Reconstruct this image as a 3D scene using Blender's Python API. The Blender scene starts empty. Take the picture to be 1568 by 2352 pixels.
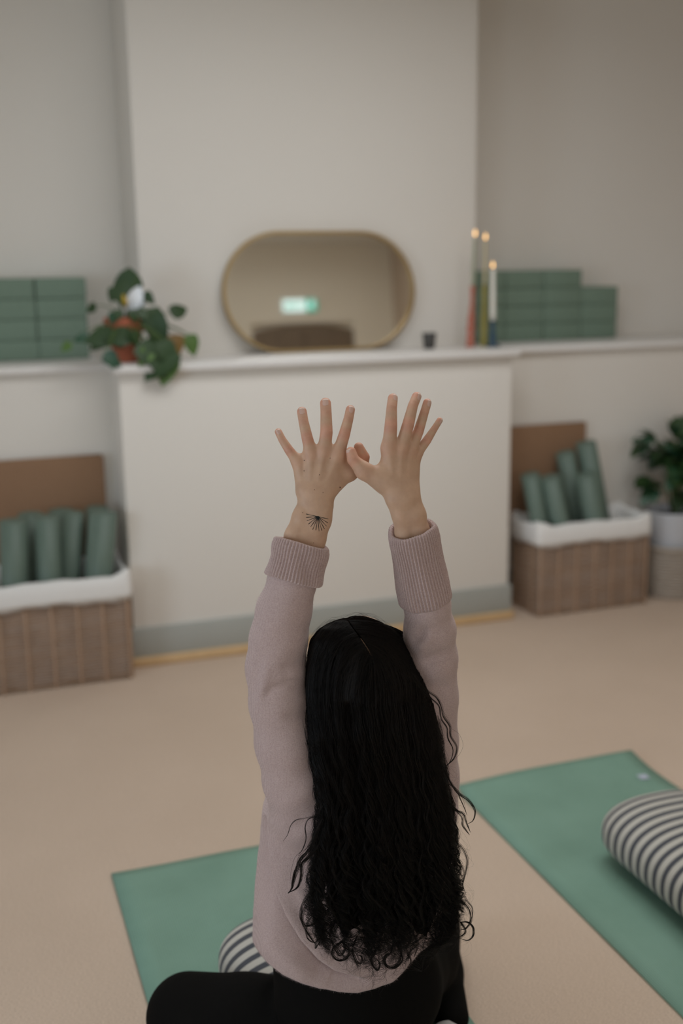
import bpy, bmesh, math, random
import numpy as np
from mathutils import Vector, Matrix

random.seed(7)
RNG = np.random.default_rng(7)
scene = bpy.context.scene
col = scene.collection

# ------------------------------------------------------------------ camera
FPX, CX, CY = 2527.0, 784.0, 1176.0          # focal length in pixels of the 1568x2352 frame
PITCH, YAW, ROLL = math.radians(12.41), math.radians(19.34), math.radians(-0.84)
CAM = np.array([0.0, 0.0, 1.55])
_cp, _sp = math.cos(PITCH), math.sin(PITCH)
FW = np.array([math.sin(YAW) * _cp, math.cos(YAW) * _cp, -_sp])
_r = np.array([math.cos(YAW), -math.sin(YAW), 0.0])
_u = np.cross(_r, FW)
RT = _r * math.cos(ROLL) + _u * math.sin(ROLL)
UP = -_r * math.sin(ROLL) + _u * math.cos(ROLL)
cd = bpy.data.cameras.new('camera')
cam = bpy.data.objects.new('camera', cd)
col.objects.link(cam)
cam.matrix_world = Matrix(((RT[0], UP[0], -FW[0], CAM[0]), (RT[1], UP[1], -FW[1], CAM[1]),
                           (RT[2], UP[2], -FW[2], CAM[2]), (0, 0, 0, 1)))
cd.sensor_fit = 'VERTICAL'
cd.sensor_height = 36.0
cd.sensor_width = 24.0
cd.lens = FPX / 2352.0 * 36.0
cd.clip_start = 0.05
cd.dof.use_dof = True
cd.dof.focus_distance = 1.86
cd.dof.aperture_fstop = 1.75
scene.camera = cam

# ------------------------------------------------------------------ world, daylight, exposure
w = bpy.data.worlds.new('daylight')
scene.world = w
w.use_nodes = True
bg = w.node_tree.nodes['Background']
bg.inputs['Color'].default_value = (0.62, 0.78, 1.0, 1)
bg.inputs['Strength'].default_value = 1.0


def area_light(name, loc, rot, sx, sy, power, color):
    l = bpy.data.lights.new(name, 'AREA')
    l.shape = 'RECTANGLE'
    l.size, l.size_y, l.energy, l.color = sx, sy, power, color
    o = bpy.data.objects.new(name, l)
    o.location, o.rotation_euler = loc, rot
    col.objects.link(o)
    return o


# daylight in added, unseen windows: two in the left wall, one at the rear
WIN_L = [(-1.9, -0.6), (0.9, 2.3)]
WZ0, WZ1 = 0.45, 2.1                          # window sill and head
for k, (y0, y1) in enumerate(WIN_L):
    area_light('window_daylight', (-2.87, (y0 + y1) / 2, (WZ0 + WZ1) / 2), (0, math.radians(-90), 0), WZ1 - WZ0, y1 - y0,
               (52, 66)[k], (0.74, 0.87, 1.0))
RW0, RW1 = 0.5, 2.8                          # added rear window, behind the camera
area_light('window_daylight', ((RW0 + RW1) / 2, -2.67, (WZ0 + WZ1) / 2), (math.radians(90), 0, 0), RW1 - RW0, WZ1 - WZ0, 26, (1.0, 0.95, 0.87))
FILL_SKY = (0.2, 2.6, 1.8, 3.3)                   # added skylight, out of view, to light floor and mats: x0, x1, y0, y1
FILL_SKY2 = (2.7, 4.3, -1.5, -0.5)                 # smaller added skylight, out of view, brightens the rear wall
area_light('added_skylight', ((FILL_SKY2[0] + FILL_SKY2[1]) / 2, (FILL_SKY2[2] + FILL_SKY2[3]) / 2, 3.17), (0, 0, 0), FILL_SKY2[1] - FILL_SKY2[0], FILL_SKY2[3] - FILL_SKY2[2], 24, (1.0, 0.98, 0.93))
area_light('added_skylight', ((FILL_SKY[0] + FILL_SKY[1]) / 2, (FILL_SKY[2] + FILL_SKY[3]) / 2, 3.17), (0, 0, 0), FILL_SKY[1] - FILL_SKY[0], FILL_SKY[3] - FILL_SKY[2], 76, (1.0, 0.985, 0.96))

scene.view_settings.view_transform = 'Standard'
scene.view_settings.look = 'None'
scene.view_settings.gamma = 1.0
scene.view_settings.use_curve_mapping = False
scene.view_settings.exposure = -0.68


# ------------------------------------------------------------------ authoring helpers
def ray(px, py):
    px = np.asarray(px, float)
    py = np.asarray(py, float)
    return ((px - CX) / FPX)[..., None] * RT - ((py - CY) / FPX)[..., None] * UP + FW


def at(px, py, t):
    """the point of the room seen at a photo pixel, t metres into the room"""
    return CAM + ray(px, py) * np.asarray(t, float)[..., None]


def at_y(px, py, y):
    d = ray(px, py)
    return CAM + d * (np.asarray(y, float) / d[..., 1])[..., None]


def at_z(px, py, z):
    d = ray(px, py)
    return CAM + d * ((np.asarray(z, float) - CAM[2]) / d[..., 2])[..., None]


def proj(P):
    d = np.asarray(P, float) - CAM
    t = d @ FW
    return CX + FPX * (d @ RT) / t, CY - FPX * (d @ UP) / t, t


def link(o, parent=None):
    col.objects.link(o)
    if parent is not None:
        o.parent = parent
        o.matrix_parent_inverse = parent.matrix_basis.inverted()
    return o


def tag(o, label=None, cat=None, group=None, kind=None):
    if label:
        o['label'] = label
    if cat:
        o['category'] = cat
    if group:
        o['group'] = group
    if kind:
        o['kind'] = kind
    return o


def empty(name, loc, label, cat, group=None, parent=None):
    o = bpy.data.objects.new(name, None)
    o.location = loc
    o.empty_display_size = 0.05
    link(o, parent)
    return tag(o, label, cat, group)


def mesh_np(name, V, Q, smooth=True):
    """big mesh from numpy arrays; Q is (n,3) or (n,4)"""
    V = np.ascontiguousarray(V, np.float32)
    Q = np.ascontiguousarray(Q, np.int32)
    n, k = Q.shape
    me = bpy.data.meshes.new(name)
    me.vertices.add(len(V))
    me.vertices.foreach_set('co', V.ravel())
    me.loops.add(n * k)
    me.loops.foreach_set('vertex_index', Q.ravel())
    me.polygons.add(n)
    me.polygons.foreach_set('loop_start', np.arange(0, n * k, k, dtype=np.int32))
    me.polygons.foreach_set('loop_total', np.full(n, k, np.int32))
    if smooth:
        me.polygons.foreach_set('use_smooth', np.ones(n, bool))
    me.update(calc_edges=True)
    me.validate()
    return me


def obj_np(name, V, Q, m, parent=None, smooth=True):
    me = mesh_np(name, V, Q, smooth)
    me.materials.append(m)
    o = bpy.data.objects.new(name, me)
    return link(o, parent)


class MB:
    """collects plain shapes and builds them as one mesh object"""

    def __init__(self):
        self.v, self.f, self.s = [], [], []

    def add(self, V, Fc, smooth=False):
        b = len(self.v)
        self.v += [tuple(map(float, p)) for p in V]
        self.f += [tuple(i + b for i in f) for f in Fc]
        self.s += [smooth] * len(Fc)
        return self

    def box(self, lo, hi):
        (a, b, c), (d, e, g) = lo, hi
        return self.add([(a, b, c), (d, b, c), (d, e, c), (a, e, c), (a, b, g), (d, b, g), (d, e, g), (a, e, g)],
                        [(0, 3, 2, 1), (4, 5, 6, 7), (0, 1, 5, 4), (1, 2, 6, 5), (2, 3, 7, 6), (3, 0, 4, 7)])

    def tube(self, pts, r, n=8, closed=False, caps=True):
        pts = [Vector(p) for p in pts]
        rr = r if isinstance(r, (list, tuple)) else [r] * len(pts)
        V, Fc = [], []
        N = len(pts)
        ref = None
        for i, p in enumerate(pts):
            a = pts[(i - 1) % N] if (closed or i > 0) else p
            b = pts[(i + 1) % N] if (closed or i < N - 1) else p
            t = (b - a).normalized()
            if ref is None:
                ref = t.orthogonal().normalized()
            ref = (ref - t * ref.dot(t)).normalized()
            q = t.cross(ref)
            for k in range(n):
                an = 2 * math.pi * k / n
                V.append(p + (ref * math.cos(an) + q * math.sin(an)) * rr[i])
        for i in range(N if closed else N - 1):
            j = (i + 1) % N
            for k in range(n):
                l = (k + 1) % n
                Fc.append((i * n + k, i * n + l, j * n + l, j * n + k))
        if caps and not closed:
            Fc.append(tuple(range(n - 1, -1, -1)))
            Fc.append(tuple((N - 1) * n + k for k in range(n)))
        return self.add(V, Fc, True)

    def lathe(self, prof, c, n=24, axis=None):
        """prof: (radius, height) pairs about the vertical through c"""
        c = Vector(c)
        ax = Vector(axis).normalized() if axis is not None else Vector((0, 0, 1))
        e1 = ax.orthogonal().normalized()
        e2 = ax.cross(e1)
        V, Fc = [], []
        for (r, z) in prof:
            for k in range(n):
                an = 2 * math.pi * k / n
                V.append(c + ax * z + (e1 * math.cos(an) + e2 * math.sin(an)) * max(r, 1e-5))
        for i in range(len(prof) - 1):
            for k in range(n):
                l = (k + 1) % n
                Fc.append((i * n + k, i * n + l, (i + 1) * n + l, (i + 1) * n + k))
        return self.add(V, Fc, True)

    def mesh(self, name):
        me = bpy.data.meshes.new(name)
        me.from_pydata(self.v, [], self.f)
        me.polygons.foreach_set('use_smooth', self.s)
        me.update()
        return me

    def build(self, name, m, parent=None, bevel=0.0, seg=2):
        me = self.mesh(name)
        if bevel > 0:
            bm = bmesh.new()
            bm.from_mesh(me)
            bmesh.ops.bevel(bm, geom=bm.edges[:], offset=bevel, segments=seg, affect='EDGES', profile=0.5)
            for f in bm.faces:
                f.smooth = True
            bm.to_mesh(me)
            bm.free()
        me.materials.append(m)
        return link(bpy.data.objects.new(name, me), parent)


# ------------------------------------------------------------------ materials
def mat(name, color, rough=0.6, metal=0.0, noise=None, bump=None, spec=0.5, sheen=0.0, emit=None, sss=0.0,
        coat=0.0, trans=0.0):
    """noise = (scale, amount, second colour); bump = (scale, strength, distance)"""
    m = bpy.data.materials.new(name)
    m.use_nodes = True
    nt = m.node_tree
    b = nt.nodes['Principled BSDF']
    b.inputs['Base Color'].default_value = (*color, 1)
    b.inputs['Roughness'].default_value = rough
    b.inputs['Metallic'].default_value = metal
    b.inputs['Specular IOR Level'].default_value = spec
    if sheen:
        b.inputs['Sheen Weight'].default_value = sheen
        b.inputs['Sheen Roughness'].default_value = 0.45
    if coat:
        b.inputs['Coat Weight'].default_value = coat
    if sss:
        b.inputs['Subsurface Weight'].default_value = sss
        b.inputs['Subsurface Radius'].default_value = (1.0, 0.35, 0.2)
        b.inputs['Subsurface Scale'].default_value = 0.006
    if emit:
        b.inputs['Emission Color'].default_value = (*emit[0], 1)
        b.inputs['Emission Strength'].default_value = emit[1]
    tc = nt.nodes.new('ShaderNodeTexCoord')
    if noise:
        n = nt.nodes.new('ShaderNodeTexNoise')
        n.inputs['Scale'].default_value = noise[0]
        n.inputs['Detail'].default_value = 5
        nt.links.new(tc.outputs['Object'], n.inputs['Vector'])
        r = nt.nodes.new('ShaderNodeMapRange')
        r.inputs['From Min'].default_value = 0.3
        r.inputs['From Max'].default_value = 0.7
        r.inputs['To Max'].default_value = noise[1]
        nt.links.new(n.outputs['Fac'], r.inputs['Value'])
        x = nt.nodes.new('ShaderNodeMix')
        x.data_type = 'RGBA'
        x.inputs['A'].default_value = (*color, 1)
        x.inputs['B'].default_value = (*noise[2], 1)
        nt.links.new(r.outputs['Result'], x.inputs['Factor'])
        nt.links.new(x.outputs['Result'], b.inputs['Base Color'])
    if bump:
        n2 = nt.nodes.new('ShaderNodeTexNoise')
        n2.inputs['Scale'].default_value = bump[0]
        n2.inputs['Detail'].default_value = 6
        nt.links.new(tc.outputs['Object'], n2.inputs['Vector'])
        bp = nt.nodes.new('ShaderNodeBump')
        bp.inputs['Strength'].default_value = bump[1]
        bp.inputs['Distance'].default_value = bump[2]
        nt.links.new(n2.outputs['Fac'], bp.inputs['Height'])
        nt.links.new(bp.outputs['Normal'], b.inputs['Normal'])
    return m


def nodes(m):
    return m.node_tree.nodes, m.node_tree.links, m.node_tree.nodes['Principled BSDF']


M = {}
M['wall'] = mat('painted_plaster', (0.80, 0.765, 0.71), 0.75, noise=(1.6, 0.35, (0.78, 0.74, 0.68)),
                bump=(260, 0.08, 0.002), spec=0.25)
M['wall_warm'] = mat('tan_bounce_paint', (0.50, 0.39, 0.29), 0.8, noise=(2, 0.3, (0.47, 0.36, 0.27)), spec=0.2)  # unseen right wall, tinted tan for warm, darker bounce light
M['wall_rear'] = mat('rear_wall_paint', (0.86, 0.80, 0.68), 0.8, noise=(2, 0.3, (0.83, 0.77, 0.65)), spec=0.2)
M['ceiling'] = mat('ceiling_paint', (0.74, 0.71, 0.64), 0.85, noise=(2, 0.3, (0.71, 0.68, 0.61)), spec=0.2)
M['gloss_white'] = mat('white_satin_paint', (0.83, 0.81, 0.79), 0.4, noise=(3, 0.3, (0.8, 0.78, 0.75)), spec=0.4)
M['skirting'] = mat('grey_skirting_paint', (0.40, 0.41, 0.38), 0.5, noise=(4, 0.4, (0.36, 0.37, 0.34)))
M['oak'] = mat('pale_oak_strip', (0.66, 0.45, 0.24), 0.5, noise=(30, 0.5, (0.55, 0.36, 0.18)))
M['dark_wood'] = mat('dark_door_wood', (0.22, 0.165, 0.115), 0.5, noise=(12, 0.6, (0.15, 0.11, 0.075)))
M['brass'] = mat('brushed_brass', (0.44, 0.32, 0.16), 0.42, 1.0, noise=(40, 0.3, (0.38, 0.27, 0.13)))
M['mirror'] = mat('mirror_silver', (0.92, 0.90, 0.85), 0.02, 1.0, noise=(2, 0.1, (0.92, 0.90, 0.85)))
M['block'] = mat('green_foam_block', (0.195, 0.27, 0.21), 0.8, noise=(60, 0.35, (0.17, 0.235, 0.18)),
                 bump=(400, 0.1, 0.001), spec=0.2)
M['roll'] = mat('rolled_mat_green', (0.135, 0.19, 0.155), 0.5, noise=(50, 0.4, (0.11, 0.155, 0.125)),
                bump=(500, 0.15, 0.001), spec=0.45)
M['lid'] = mat('brown_woven_lid', (0.30, 0.175, 0.10), 0.8, noise=(90, 0.5, (0.22, 0.12, 0.065)),
               bump=(300, 0.3, 0.002))
M['wicker'] = mat('wicker_strand', (0.46, 0.31, 0.21), 0.7, noise=(9, 0.8, (0.30, 0.19, 0.12)))
M['stake'] = mat('wicker_stake', (0.44, 0.30, 0.21), 0.65, noise=(40, 0.5, (0.36, 0.24, 0.16)))
M['liner'] = mat('white_cotton_liner', (0.84, 0.83, 0.81), 0.9, noise=(8, 0.3, (0.80, 0.79, 0.77)),
                 bump=(350, 0.2, 0.001), spec=0.1, sheen=0.2)
M['terracotta'] = mat('terracotta', (0.40, 0.115, 0.055), 0.7, noise=(30, 0.5, (0.33, 0.09, 0.045)))
M['soil'] = mat('potting_soil', (0.05, 0.03, 0.02), 0.95, noise=(80, 0.5, (0.03, 0.02, 0.012)))
M['leaf'] = mat('dark_leaf', (0.018, 0.05, 0.012), 0.5, noise=(20, 0.6, (0.032, 0.08, 0.018)))
M['leaf_bright'] = mat('bright_leaf', (0.06, 0.14, 0.02), 0.5, noise=(20, 0.6, (0.11, 0.20, 0.03)))
M['leaf_teal'] = mat('cool_leaf', (0.018, 0.07, 0.035), 0.45, noise=(20, 0.6, (0.03, 0.10, 0.05)))
M['leaf_brown'] = mat('yellowing_leaf', (0.22, 0.15, 0.03), 0.5, noise=(20, 0.6, (0.25, 0.08, 0.02)))
M['stem'] = mat('plant_stem', (0.09, 0.15, 0.04), 0.5, noise=(20, 0.4, (0.07, 0.11, 0.03)))
M['petal'] = mat('white_petal', (0.80, 0.84, 0.88), 0.6, noise=(15, 0.3, (0.74, 0.79, 0.85)))
M['spadix'] = mat('yellow_spadix', (0.50, 0.34, 0.03), 0.7, noise=(60, 0.5, (0.40, 0.26, 0.02)))
M['ceramic'] = mat('white_ceramic', (0.56, 0.58, 0.62), 0.4, noise=(6, 0.3, (0.52, 0.54, 0.58)))
M['rattan'] = mat('grey_rattan', (0.46, 0.40, 0.34), 0.75, noise=(40, 0.6, (0.34, 0.28, 0.22)))
M['cup'] = mat('dark_stoneware', (0.06, 0.058, 0.055), 0.5, noise=(40, 0.5, (0.09, 0.085, 0.08)))
M['red_glass'] = mat('red_glazed_holder', (0.47, 0.15, 0.10), 0.3, noise=(20, 0.3, (0.40, 0.12, 0.08)))
M['olive_glass'] = mat('olive_glazed_holder', (0.29, 0.25, 0.05), 0.3, noise=(20, 0.3, (0.23, 0.20, 0.04)))
M['blue_glass'] = mat('blue_glazed_holder', (0.02, 0.06, 0.10), 0.25, noise=(20, 0.3, (0.015, 0.045, 0.08)))
M['wax_green'] = mat('sage_wax', (0.36, 0.38, 0.28), 0.5, noise=(20, 0.3, (0.33, 0.35, 0.25)), sss=0.1)
M['wax_yellow'] = mat('straw_wax', (0.56, 0.49, 0.31), 0.5, noise=(20, 0.3, (0.52, 0.45, 0.28)), sss=0.1)
M['wax_white'] = mat('ivory_wax', (0.80, 0.78, 0.70), 0.5, noise=(20, 0.3, (0.76, 0.74, 0.66)), sss=0.1)
M['wick'] = mat('wick', (0.02, 0.02, 0.02), 0.9, noise=(50, 0.3, (0.03, 0.03, 0.03)))
M['flame'] = mat('candle_flame', (1.0, 0.7, 0.3), 0.5, noise=(50, 0.1, (1, 0.7, 0.3)), emit=((1.0, 0.55, 0.20), 4.5))
M['sign_white'] = mat('lit_sign_white', (0.8, 0.95, 0.95), 0.4, noise=(9, 0.1, (0.8, 0.95, 0.95)),
                      emit=((0.75, 1.0, 1.0), 1.15))
M['sign_green'] = mat('lit_sign_green', (0.02, 0.4, 0.25), 0.4, noise=(9, 0.1, (0.02, 0.4, 0.25)),
                      emit=((0.10, 0.70, 0.52), 0.6))
M['legging'] = mat('black_jersey', (0.0055, 0.005, 0.0045), 0.85, noise=(80, 0.4, (0.007, 0.0065, 0.006)),
                   bump=(900, 0.15, 0.0006), spec=0.06)
M['sock'] = mat('grey_knit_sock', (0.52, 0.50, 0.47), 0.9, noise=(120, 0.5, (0.42, 0.40, 0.38)),
                bump=(600, 0.5, 0.002), sheen=0.3)
M['nail'] = mat('fingernail', (0.66, 0.42, 0.34), 0.3, noise=(60, 0.3, (0.68, 0.44, 0.36)), spec=0.5, sss=0.2)
M['nail_tip'] = mat('fingernail_edge', (0.74, 0.58, 0.48), 0.45, noise=(60, 0.3, (0.70, 0.57, 0.5)))
M['ink'] = mat('tattoo_ink', (0.010, 0.012, 0.012), 0.7, noise=(200, 0.3, (0.016, 0.018, 0.018)), spec=0.2)
M['mark'] = mat('skin_mole', (0.10, 0.045, 0.025), 0.6, noise=(200, 0.3, (0.13, 0.06, 0.03)))
M['matlabel'] = mat('mat_label', (0.50, 0.54, 0.64), 0.6, noise=(60, 0.3, (0.46, 0.50, 0.60)))
M['glass'] = mat('window_glass', (0.9, 0.95, 1.0), 0.0, noise=(2, 0.1, (0.9, 0.95, 1)))
nn, ll, bb = nodes(M['glass'])
tr = nn.new('ShaderNodeBsdfTransparent')
mx = nn.new('ShaderNodeMixShader')
mx.inputs['Fac'].default_value = 0.06
ll.new(tr.outputs[0], mx.inputs[1])
ll.new(bb.outputs[0], mx.inputs[2])
ll.new(mx.outputs[0], nn['Material Output'].inputs['Surface'])

# carpet: fine short pile, warm beige, slightly mottled
M['carpet'] = mat('beige_carpet', (0.56, 0.405, 0.295), 0.95, spec=0.08, sheen=0.15)
nn, ll, bb = nodes(M['carpet'])
tc = nn.new('ShaderNodeTexCoord')
mp = nn.new('ShaderNodeMapping')
mp.inputs['Scale'].default_value = (1.0, 2.6, 1.0)
ll.new(tc.outputs['Object'], mp.inputs['Vector'])
na = nn.new('ShaderNodeTexNoise')
na.inputs['Scale'].default_value = 190
na.inputs['Detail'].default_value = 4
ll.new(mp.outputs[0], na.inputs['Vector'])
nb = nn.new('ShaderNodeTexNoise')
nb.inputs['Scale'].default_value = 2.2
nb.inputs['Detail'].default_value = 4
ll.new(tc.outputs['Object'], nb.inputs['Vector'])
rp = nn.new('ShaderNodeValToRGB')
rp.color_ramp.elements[0].position = 0.3
rp.color_ramp.elements[0].color = (0.54, 0.41, 0.31, 1)
rp.color_ramp.elements[1].position = 0.68
rp.color_ramp.elements[1].color = (0.78, 0.62, 0.49, 1)
ll.new(na.outputs['Fac'], rp.inputs['Fac'])
mx = nn.new('ShaderNodeMix')
mx.data_type = 'RGBA'
mx.blend_type = 'MULTIPLY'
mx.inputs['Factor'].default_value = 0.25
r2 = nn.new('ShaderNodeValToRGB')
r2.color_ramp.elements[0].position = 0.35
r2.color_ramp.elements[0].color = (0.8, 0.78, 0.75, 1)
r2.color_ramp.elements[1].position = 0.65
r2.color_ramp.elements[1].color = (1, 1, 1, 1)
ll.new(nb.outputs['Fac'], r2.inputs['Fac'])
ll.new(rp.outputs[0], mx.inputs['A'])
ll.new(r2.outputs[0], mx.inputs['B'])
ll.new(mx.outputs['Result'], bb.inputs['Base Color'])
bp = nn.new('ShaderNodeBump')
bp.inputs['Strength'].default_value = 0.7
bp.inputs['Distance'].default_value = 0.004
ll.new(na.outputs['Fac'], bp.inputs['Height'])
ll.new(bp.outputs[0], bb.inputs['Normal'])

# yoga mat: green rubber with fine ribs along its length
M['mat'] = mat('green_yoga_mat', (0.165, 0.375, 0.27), 0.6, spec=0.35)
nn, ll, bb = nodes(M['mat'])
tc = nn.new('ShaderNodeTexCoord')
wv = nn.new('ShaderNodeTexWave')
wv.bands_direction = 'X'
wv.inputs['Scale'].default_value = 55
wv.inputs['Distortion'].default_value = 0.4
wv.inputs['Detail'].default_value = 1
ll.new(tc.outputs['Object'], wv.inputs['Vector'])
nb = nn.new('ShaderNodeTexNoise')
nb.inputs['Scale'].default_value = 5
nb.inputs['Detail'].default_value = 5
ll.new(tc.outputs['Object'], nb.inputs['Vector'])
rp = nn.new('ShaderNodeValToRGB')
rp.color_ramp.elements[0].position = 0.3
rp.color_ramp.elements[0].color = (0.20, 0.345, 0.265, 1)
rp.color_ramp.elements[1].position = 0.7
rp.color_ramp.elements[1].color = (0.235, 0.395, 0.31, 1)
ll.new(nb.outputs['Fac'], rp.inputs['Fac'])
mx = nn.new('ShaderNodeMix')
mx.data_type = 'RGBA'
mx.blend_type = 'MULTIPLY'
mx.inputs['Factor'].default_value = 0.16
ll.new(rp.outputs[0], mx.inputs['A'])
ll.new(wv.outputs['Color'], mx.inputs['B'])
ll.new(mx.outputs['Result'], bb.inputs['Base Color'])
bp = nn.new('ShaderNodeBump')
bp.inputs['Strength'].default_value = 0.5
bp.inputs['Distance'].default_value = 0.0015
ll.new(wv.outputs['Fac'], bp.inputs['Height'])
ll.new(bp.outputs[0], bb.inputs['Normal'])

# bolster cover: cream cotton with slate stripes woven around it
M['stripe'] = mat('striped_cotton', (0.7, 0.68, 0.62), 0.85, spec=0.15, sheen=0.15)
nn, ll, bb = nodes(M['stripe'])
at_ = nn.new('ShaderNodeAttribute')
at_.attribute_name = 'along'
mu = nn.new('ShaderNodeMath')
mu.operation = 'MULTIPLY'
mu.inputs[1].default_value = 1 / 0.0335
ll.new(at_.outputs['Fac'], mu.inputs[0])
fr = nn.new('ShaderNodeMath')
fr.operation = 'FRACT'
ll.new(mu.outputs[0], fr.inputs[0])
rp = nn.new('ShaderNodeValToRGB')
e = rp.color_ramp.elements
e[0].position, e[0].color = 0.0, (0.50, 0.475, 0.42, 1)
e[1].position, e[1].color = 0.50, (0.50, 0.475, 0.42, 1)
for p, c in ((0.54, (0.075, 0.078, 0.088, 1)), (0.96, (0.075, 0.078, 0.088, 1)), (1.0, (0.50, 0.475, 0.42, 1))):
    q = e.new(p)
    q.color = c
ll.new(fr.outputs[0], rp.inputs['Fac'])
ll.new(rp.outputs[0], bb.inputs['Base Color'])
tc = nn.new('ShaderNodeTexCoord')
na = nn.new('ShaderNodeTexNoise')
na.inputs['Scale'].default_value = 700
ll.new(tc.outputs['Object'], na.inputs['Vector'])
bp = nn.new('ShaderNodeBump')
bp.inputs['Strength'].default_value = 0.25
bp.inputs['Distance'].default_value = 0.001
ll.new(na.outputs['Fac'], bp.inputs['Height'])
ll.new(bp.outputs[0], bb.inputs['Normal'])

# knitted wool: dusty pink marl, felted
def knit(name, a, b):
    m = mat(name, a, 0.95, spec=0.06, sheen=0.22)
    nn, ll, bb = nodes(m)
    tc = nn.new('ShaderNodeTexCoord')
    n1 = nn.new('ShaderNodeTexNoise')                       # marl of the yarn
    n1.inputs['Scale'].default_value = 480
    n1.inputs['Detail'].default_value = 4
    ll.new(tc.outputs['Object'], n1.inputs['Vector'])
    wx = nn.new('ShaderNodeTexWave')                        # columns of stitches
    wx.bands_direction = 'X'
    wx.inputs['Scale'].default_value = 185
    wx.inputs['Distortion'].default_value = 1.2
    wx.inputs['Detail'].default_value = 1
    wx.inputs['Detail Scale'].default_value = 0.2
    ll.new(tc.outputs['Object'], wx.inputs['Vector'])
    wz = nn.new('ShaderNodeTexWave')                        # courses
    wz.bands_direction = 'Z'
    wz.inputs['Scale'].default_value = 240
    wz.inputs['Distortion'].default_value = 1.5
    wz.inputs['Detail'].default_value = 1
    wz.inputs['Detail Scale'].default_value = 0.2
    ll.new(tc.outputs['Object'], wz.inputs['Vector'])
    mul = nn.new('ShaderNodeMath')
    mul.operation = 'MULTIPLY'
    ll.new(wx.outputs['Fac'], mul.inputs[0])
    ll.new(wz.outputs['Fac'], mul.inputs[1])
    ad = nn.new('ShaderNodeMath')
    ad.operation = 'MULTIPLY_ADD'
    ad.inputs[1].default_value = 0.28
    ll.new(mul.outputs[0], ad.inputs[0])
    h = nn.new('ShaderNodeMath')
    h.operation = 'MULTIPLY'
    h.inputs[1].default_value = 0.72
    ll.new(n1.outputs['Fac'], h.inputs[0])
    ll.new(h.outputs[0], ad.inputs[2])
    rp = nn.new('ShaderNodeValToRGB')
    rp.color_ramp.elements[0].position = 0.22
    rp.color_ramp.elements[0].color = (*b, 1)
    rp.color_ramp.elements[1].position = 0.62
    rp.color_ramp.elements[1].color = (*a, 1)
    ll.new(ad.outputs[0], rp.inputs['Fac'])
    ll.new(rp.outputs[0], bb.inputs['Base Color'])
    bp = nn.new('ShaderNodeBump')
    bp.inputs['Strength'].default_value = 0.6
    bp.inputs['Distance'].default_value = 0.0012
    ll.new(ad.outputs[0], bp.inputs['Height'])
    ll.new(bp.outputs[0], bb.inputs['Normal'])
    return m


M['knit'] = knit('dusty_pink_knit', (0.61, 0.475, 0.45), (0.43, 0.31, 0.29))
M['rib'] = knit('dusty_pink_rib_knit', (0.62, 0.48, 0.45), (0.41, 0.29, 0.27))
M['fuzz'] = mat('wool_fuzz', (0.62, 0.50, 0.48), 0.9, noise=(50, 0.4, (0.52, 0.41, 0.39)), spec=0.1)

# skin: flush attribute reddens knuckles and fingertips
M['skin'] = mat('skin', (0.55, 0.36, 0.26), 0.5, spec=0.35, sss=0.12)
nn, ll, bb = nodes(M['skin'])
af = nn.new('ShaderNodeAttribute')
af.attribute_name = 'flush'
mx = nn.new('ShaderNodeMix')
mx.data_type = 'RGBA'
mx.inputs['A'].default_value = (0.61, 0.395, 0.265, 1)
mx.inputs['B'].default_value = (0.70, 0.34, 0.235, 1)
ll.new(af.outputs['Fac'], mx.inputs['Factor'])
tc = nn.new('ShaderNodeTexCoord')
n1 = nn.new('ShaderNodeTexNoise')
n1.inputs['Scale'].default_value = 55
n1.inputs['Detail'].default_value = 6
ll.new(tc.outputs['Object'], n1.inputs['Vector'])
rp = nn.new('ShaderNodeValToRGB')
rp.color_ramp.elements[0].position = 0.3
rp.color_ramp.elements[0].color = (0.86, 0.84, 0.84, 1)
rp.color_ramp.elements[1].position = 0.7
rp.color_ramp.elements[1].color = (1, 1, 1, 1)
ll.new(n1.outputs['Fac'], rp.inputs['Fac'])
m2 = nn.new('ShaderNodeMix')
m2.data_type = 'RGBA'
m2.blend_type = 'MULTIPLY'
m2.inputs['Factor'].default_value = 1.0
ll.new(mx.outputs['Result'], m2.inputs['A'])
ll.new(rp.outputs[0], m2.inputs['B'])
ll.new(m2.outputs['Result'], bb.inputs['Base Color'])
n3 = nn.new('ShaderNodeTexNoise')
n3.inputs['Scale'].default_value = 900
n3.inputs['Detail'].default_value = 3
ll.new(tc.outputs['Object'], n3.inputs['Vector'])
bp = nn.new('ShaderNodeBump')
bp.inputs['Strength'].default_value = 0.18
bp.inputs['Distance'].default_value = 0.0006
ll.new(n3.outputs['Fac'], bp.inputs['Height'])
ll.new(bp.outputs[0], bb.inputs['Normal'])

M['hair'] = mat('black_hair', (0.005, 0.0037, 0.003), 0.5, noise=(40, 0.5, (0.009, 0.006, 0.0045)), spec=0.2)

# ------------------------------------------------------------------ the setting
X0, X1, Y0, Y1, H = -2.7, 4.75, -2.5, 4.985, 2.95
ZS = 1.207                                    # mantel shelf top
ZL = 1.195                                    # alcove ledge top
YF, YU, YA = 4.25, 4.6, 4.5                   # lower breast front, upper breast front, alcove dado front
BX0, BX1, UX0, UX1 = 0.60, 2.28, 0.757, 2.272


def struct(name, mb, m, bevel=0.0, parent=None):
    o = mb.build(name, m, parent, bevel)
    if parent is None:
        o['kind'] = 'structure'
    return o


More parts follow.
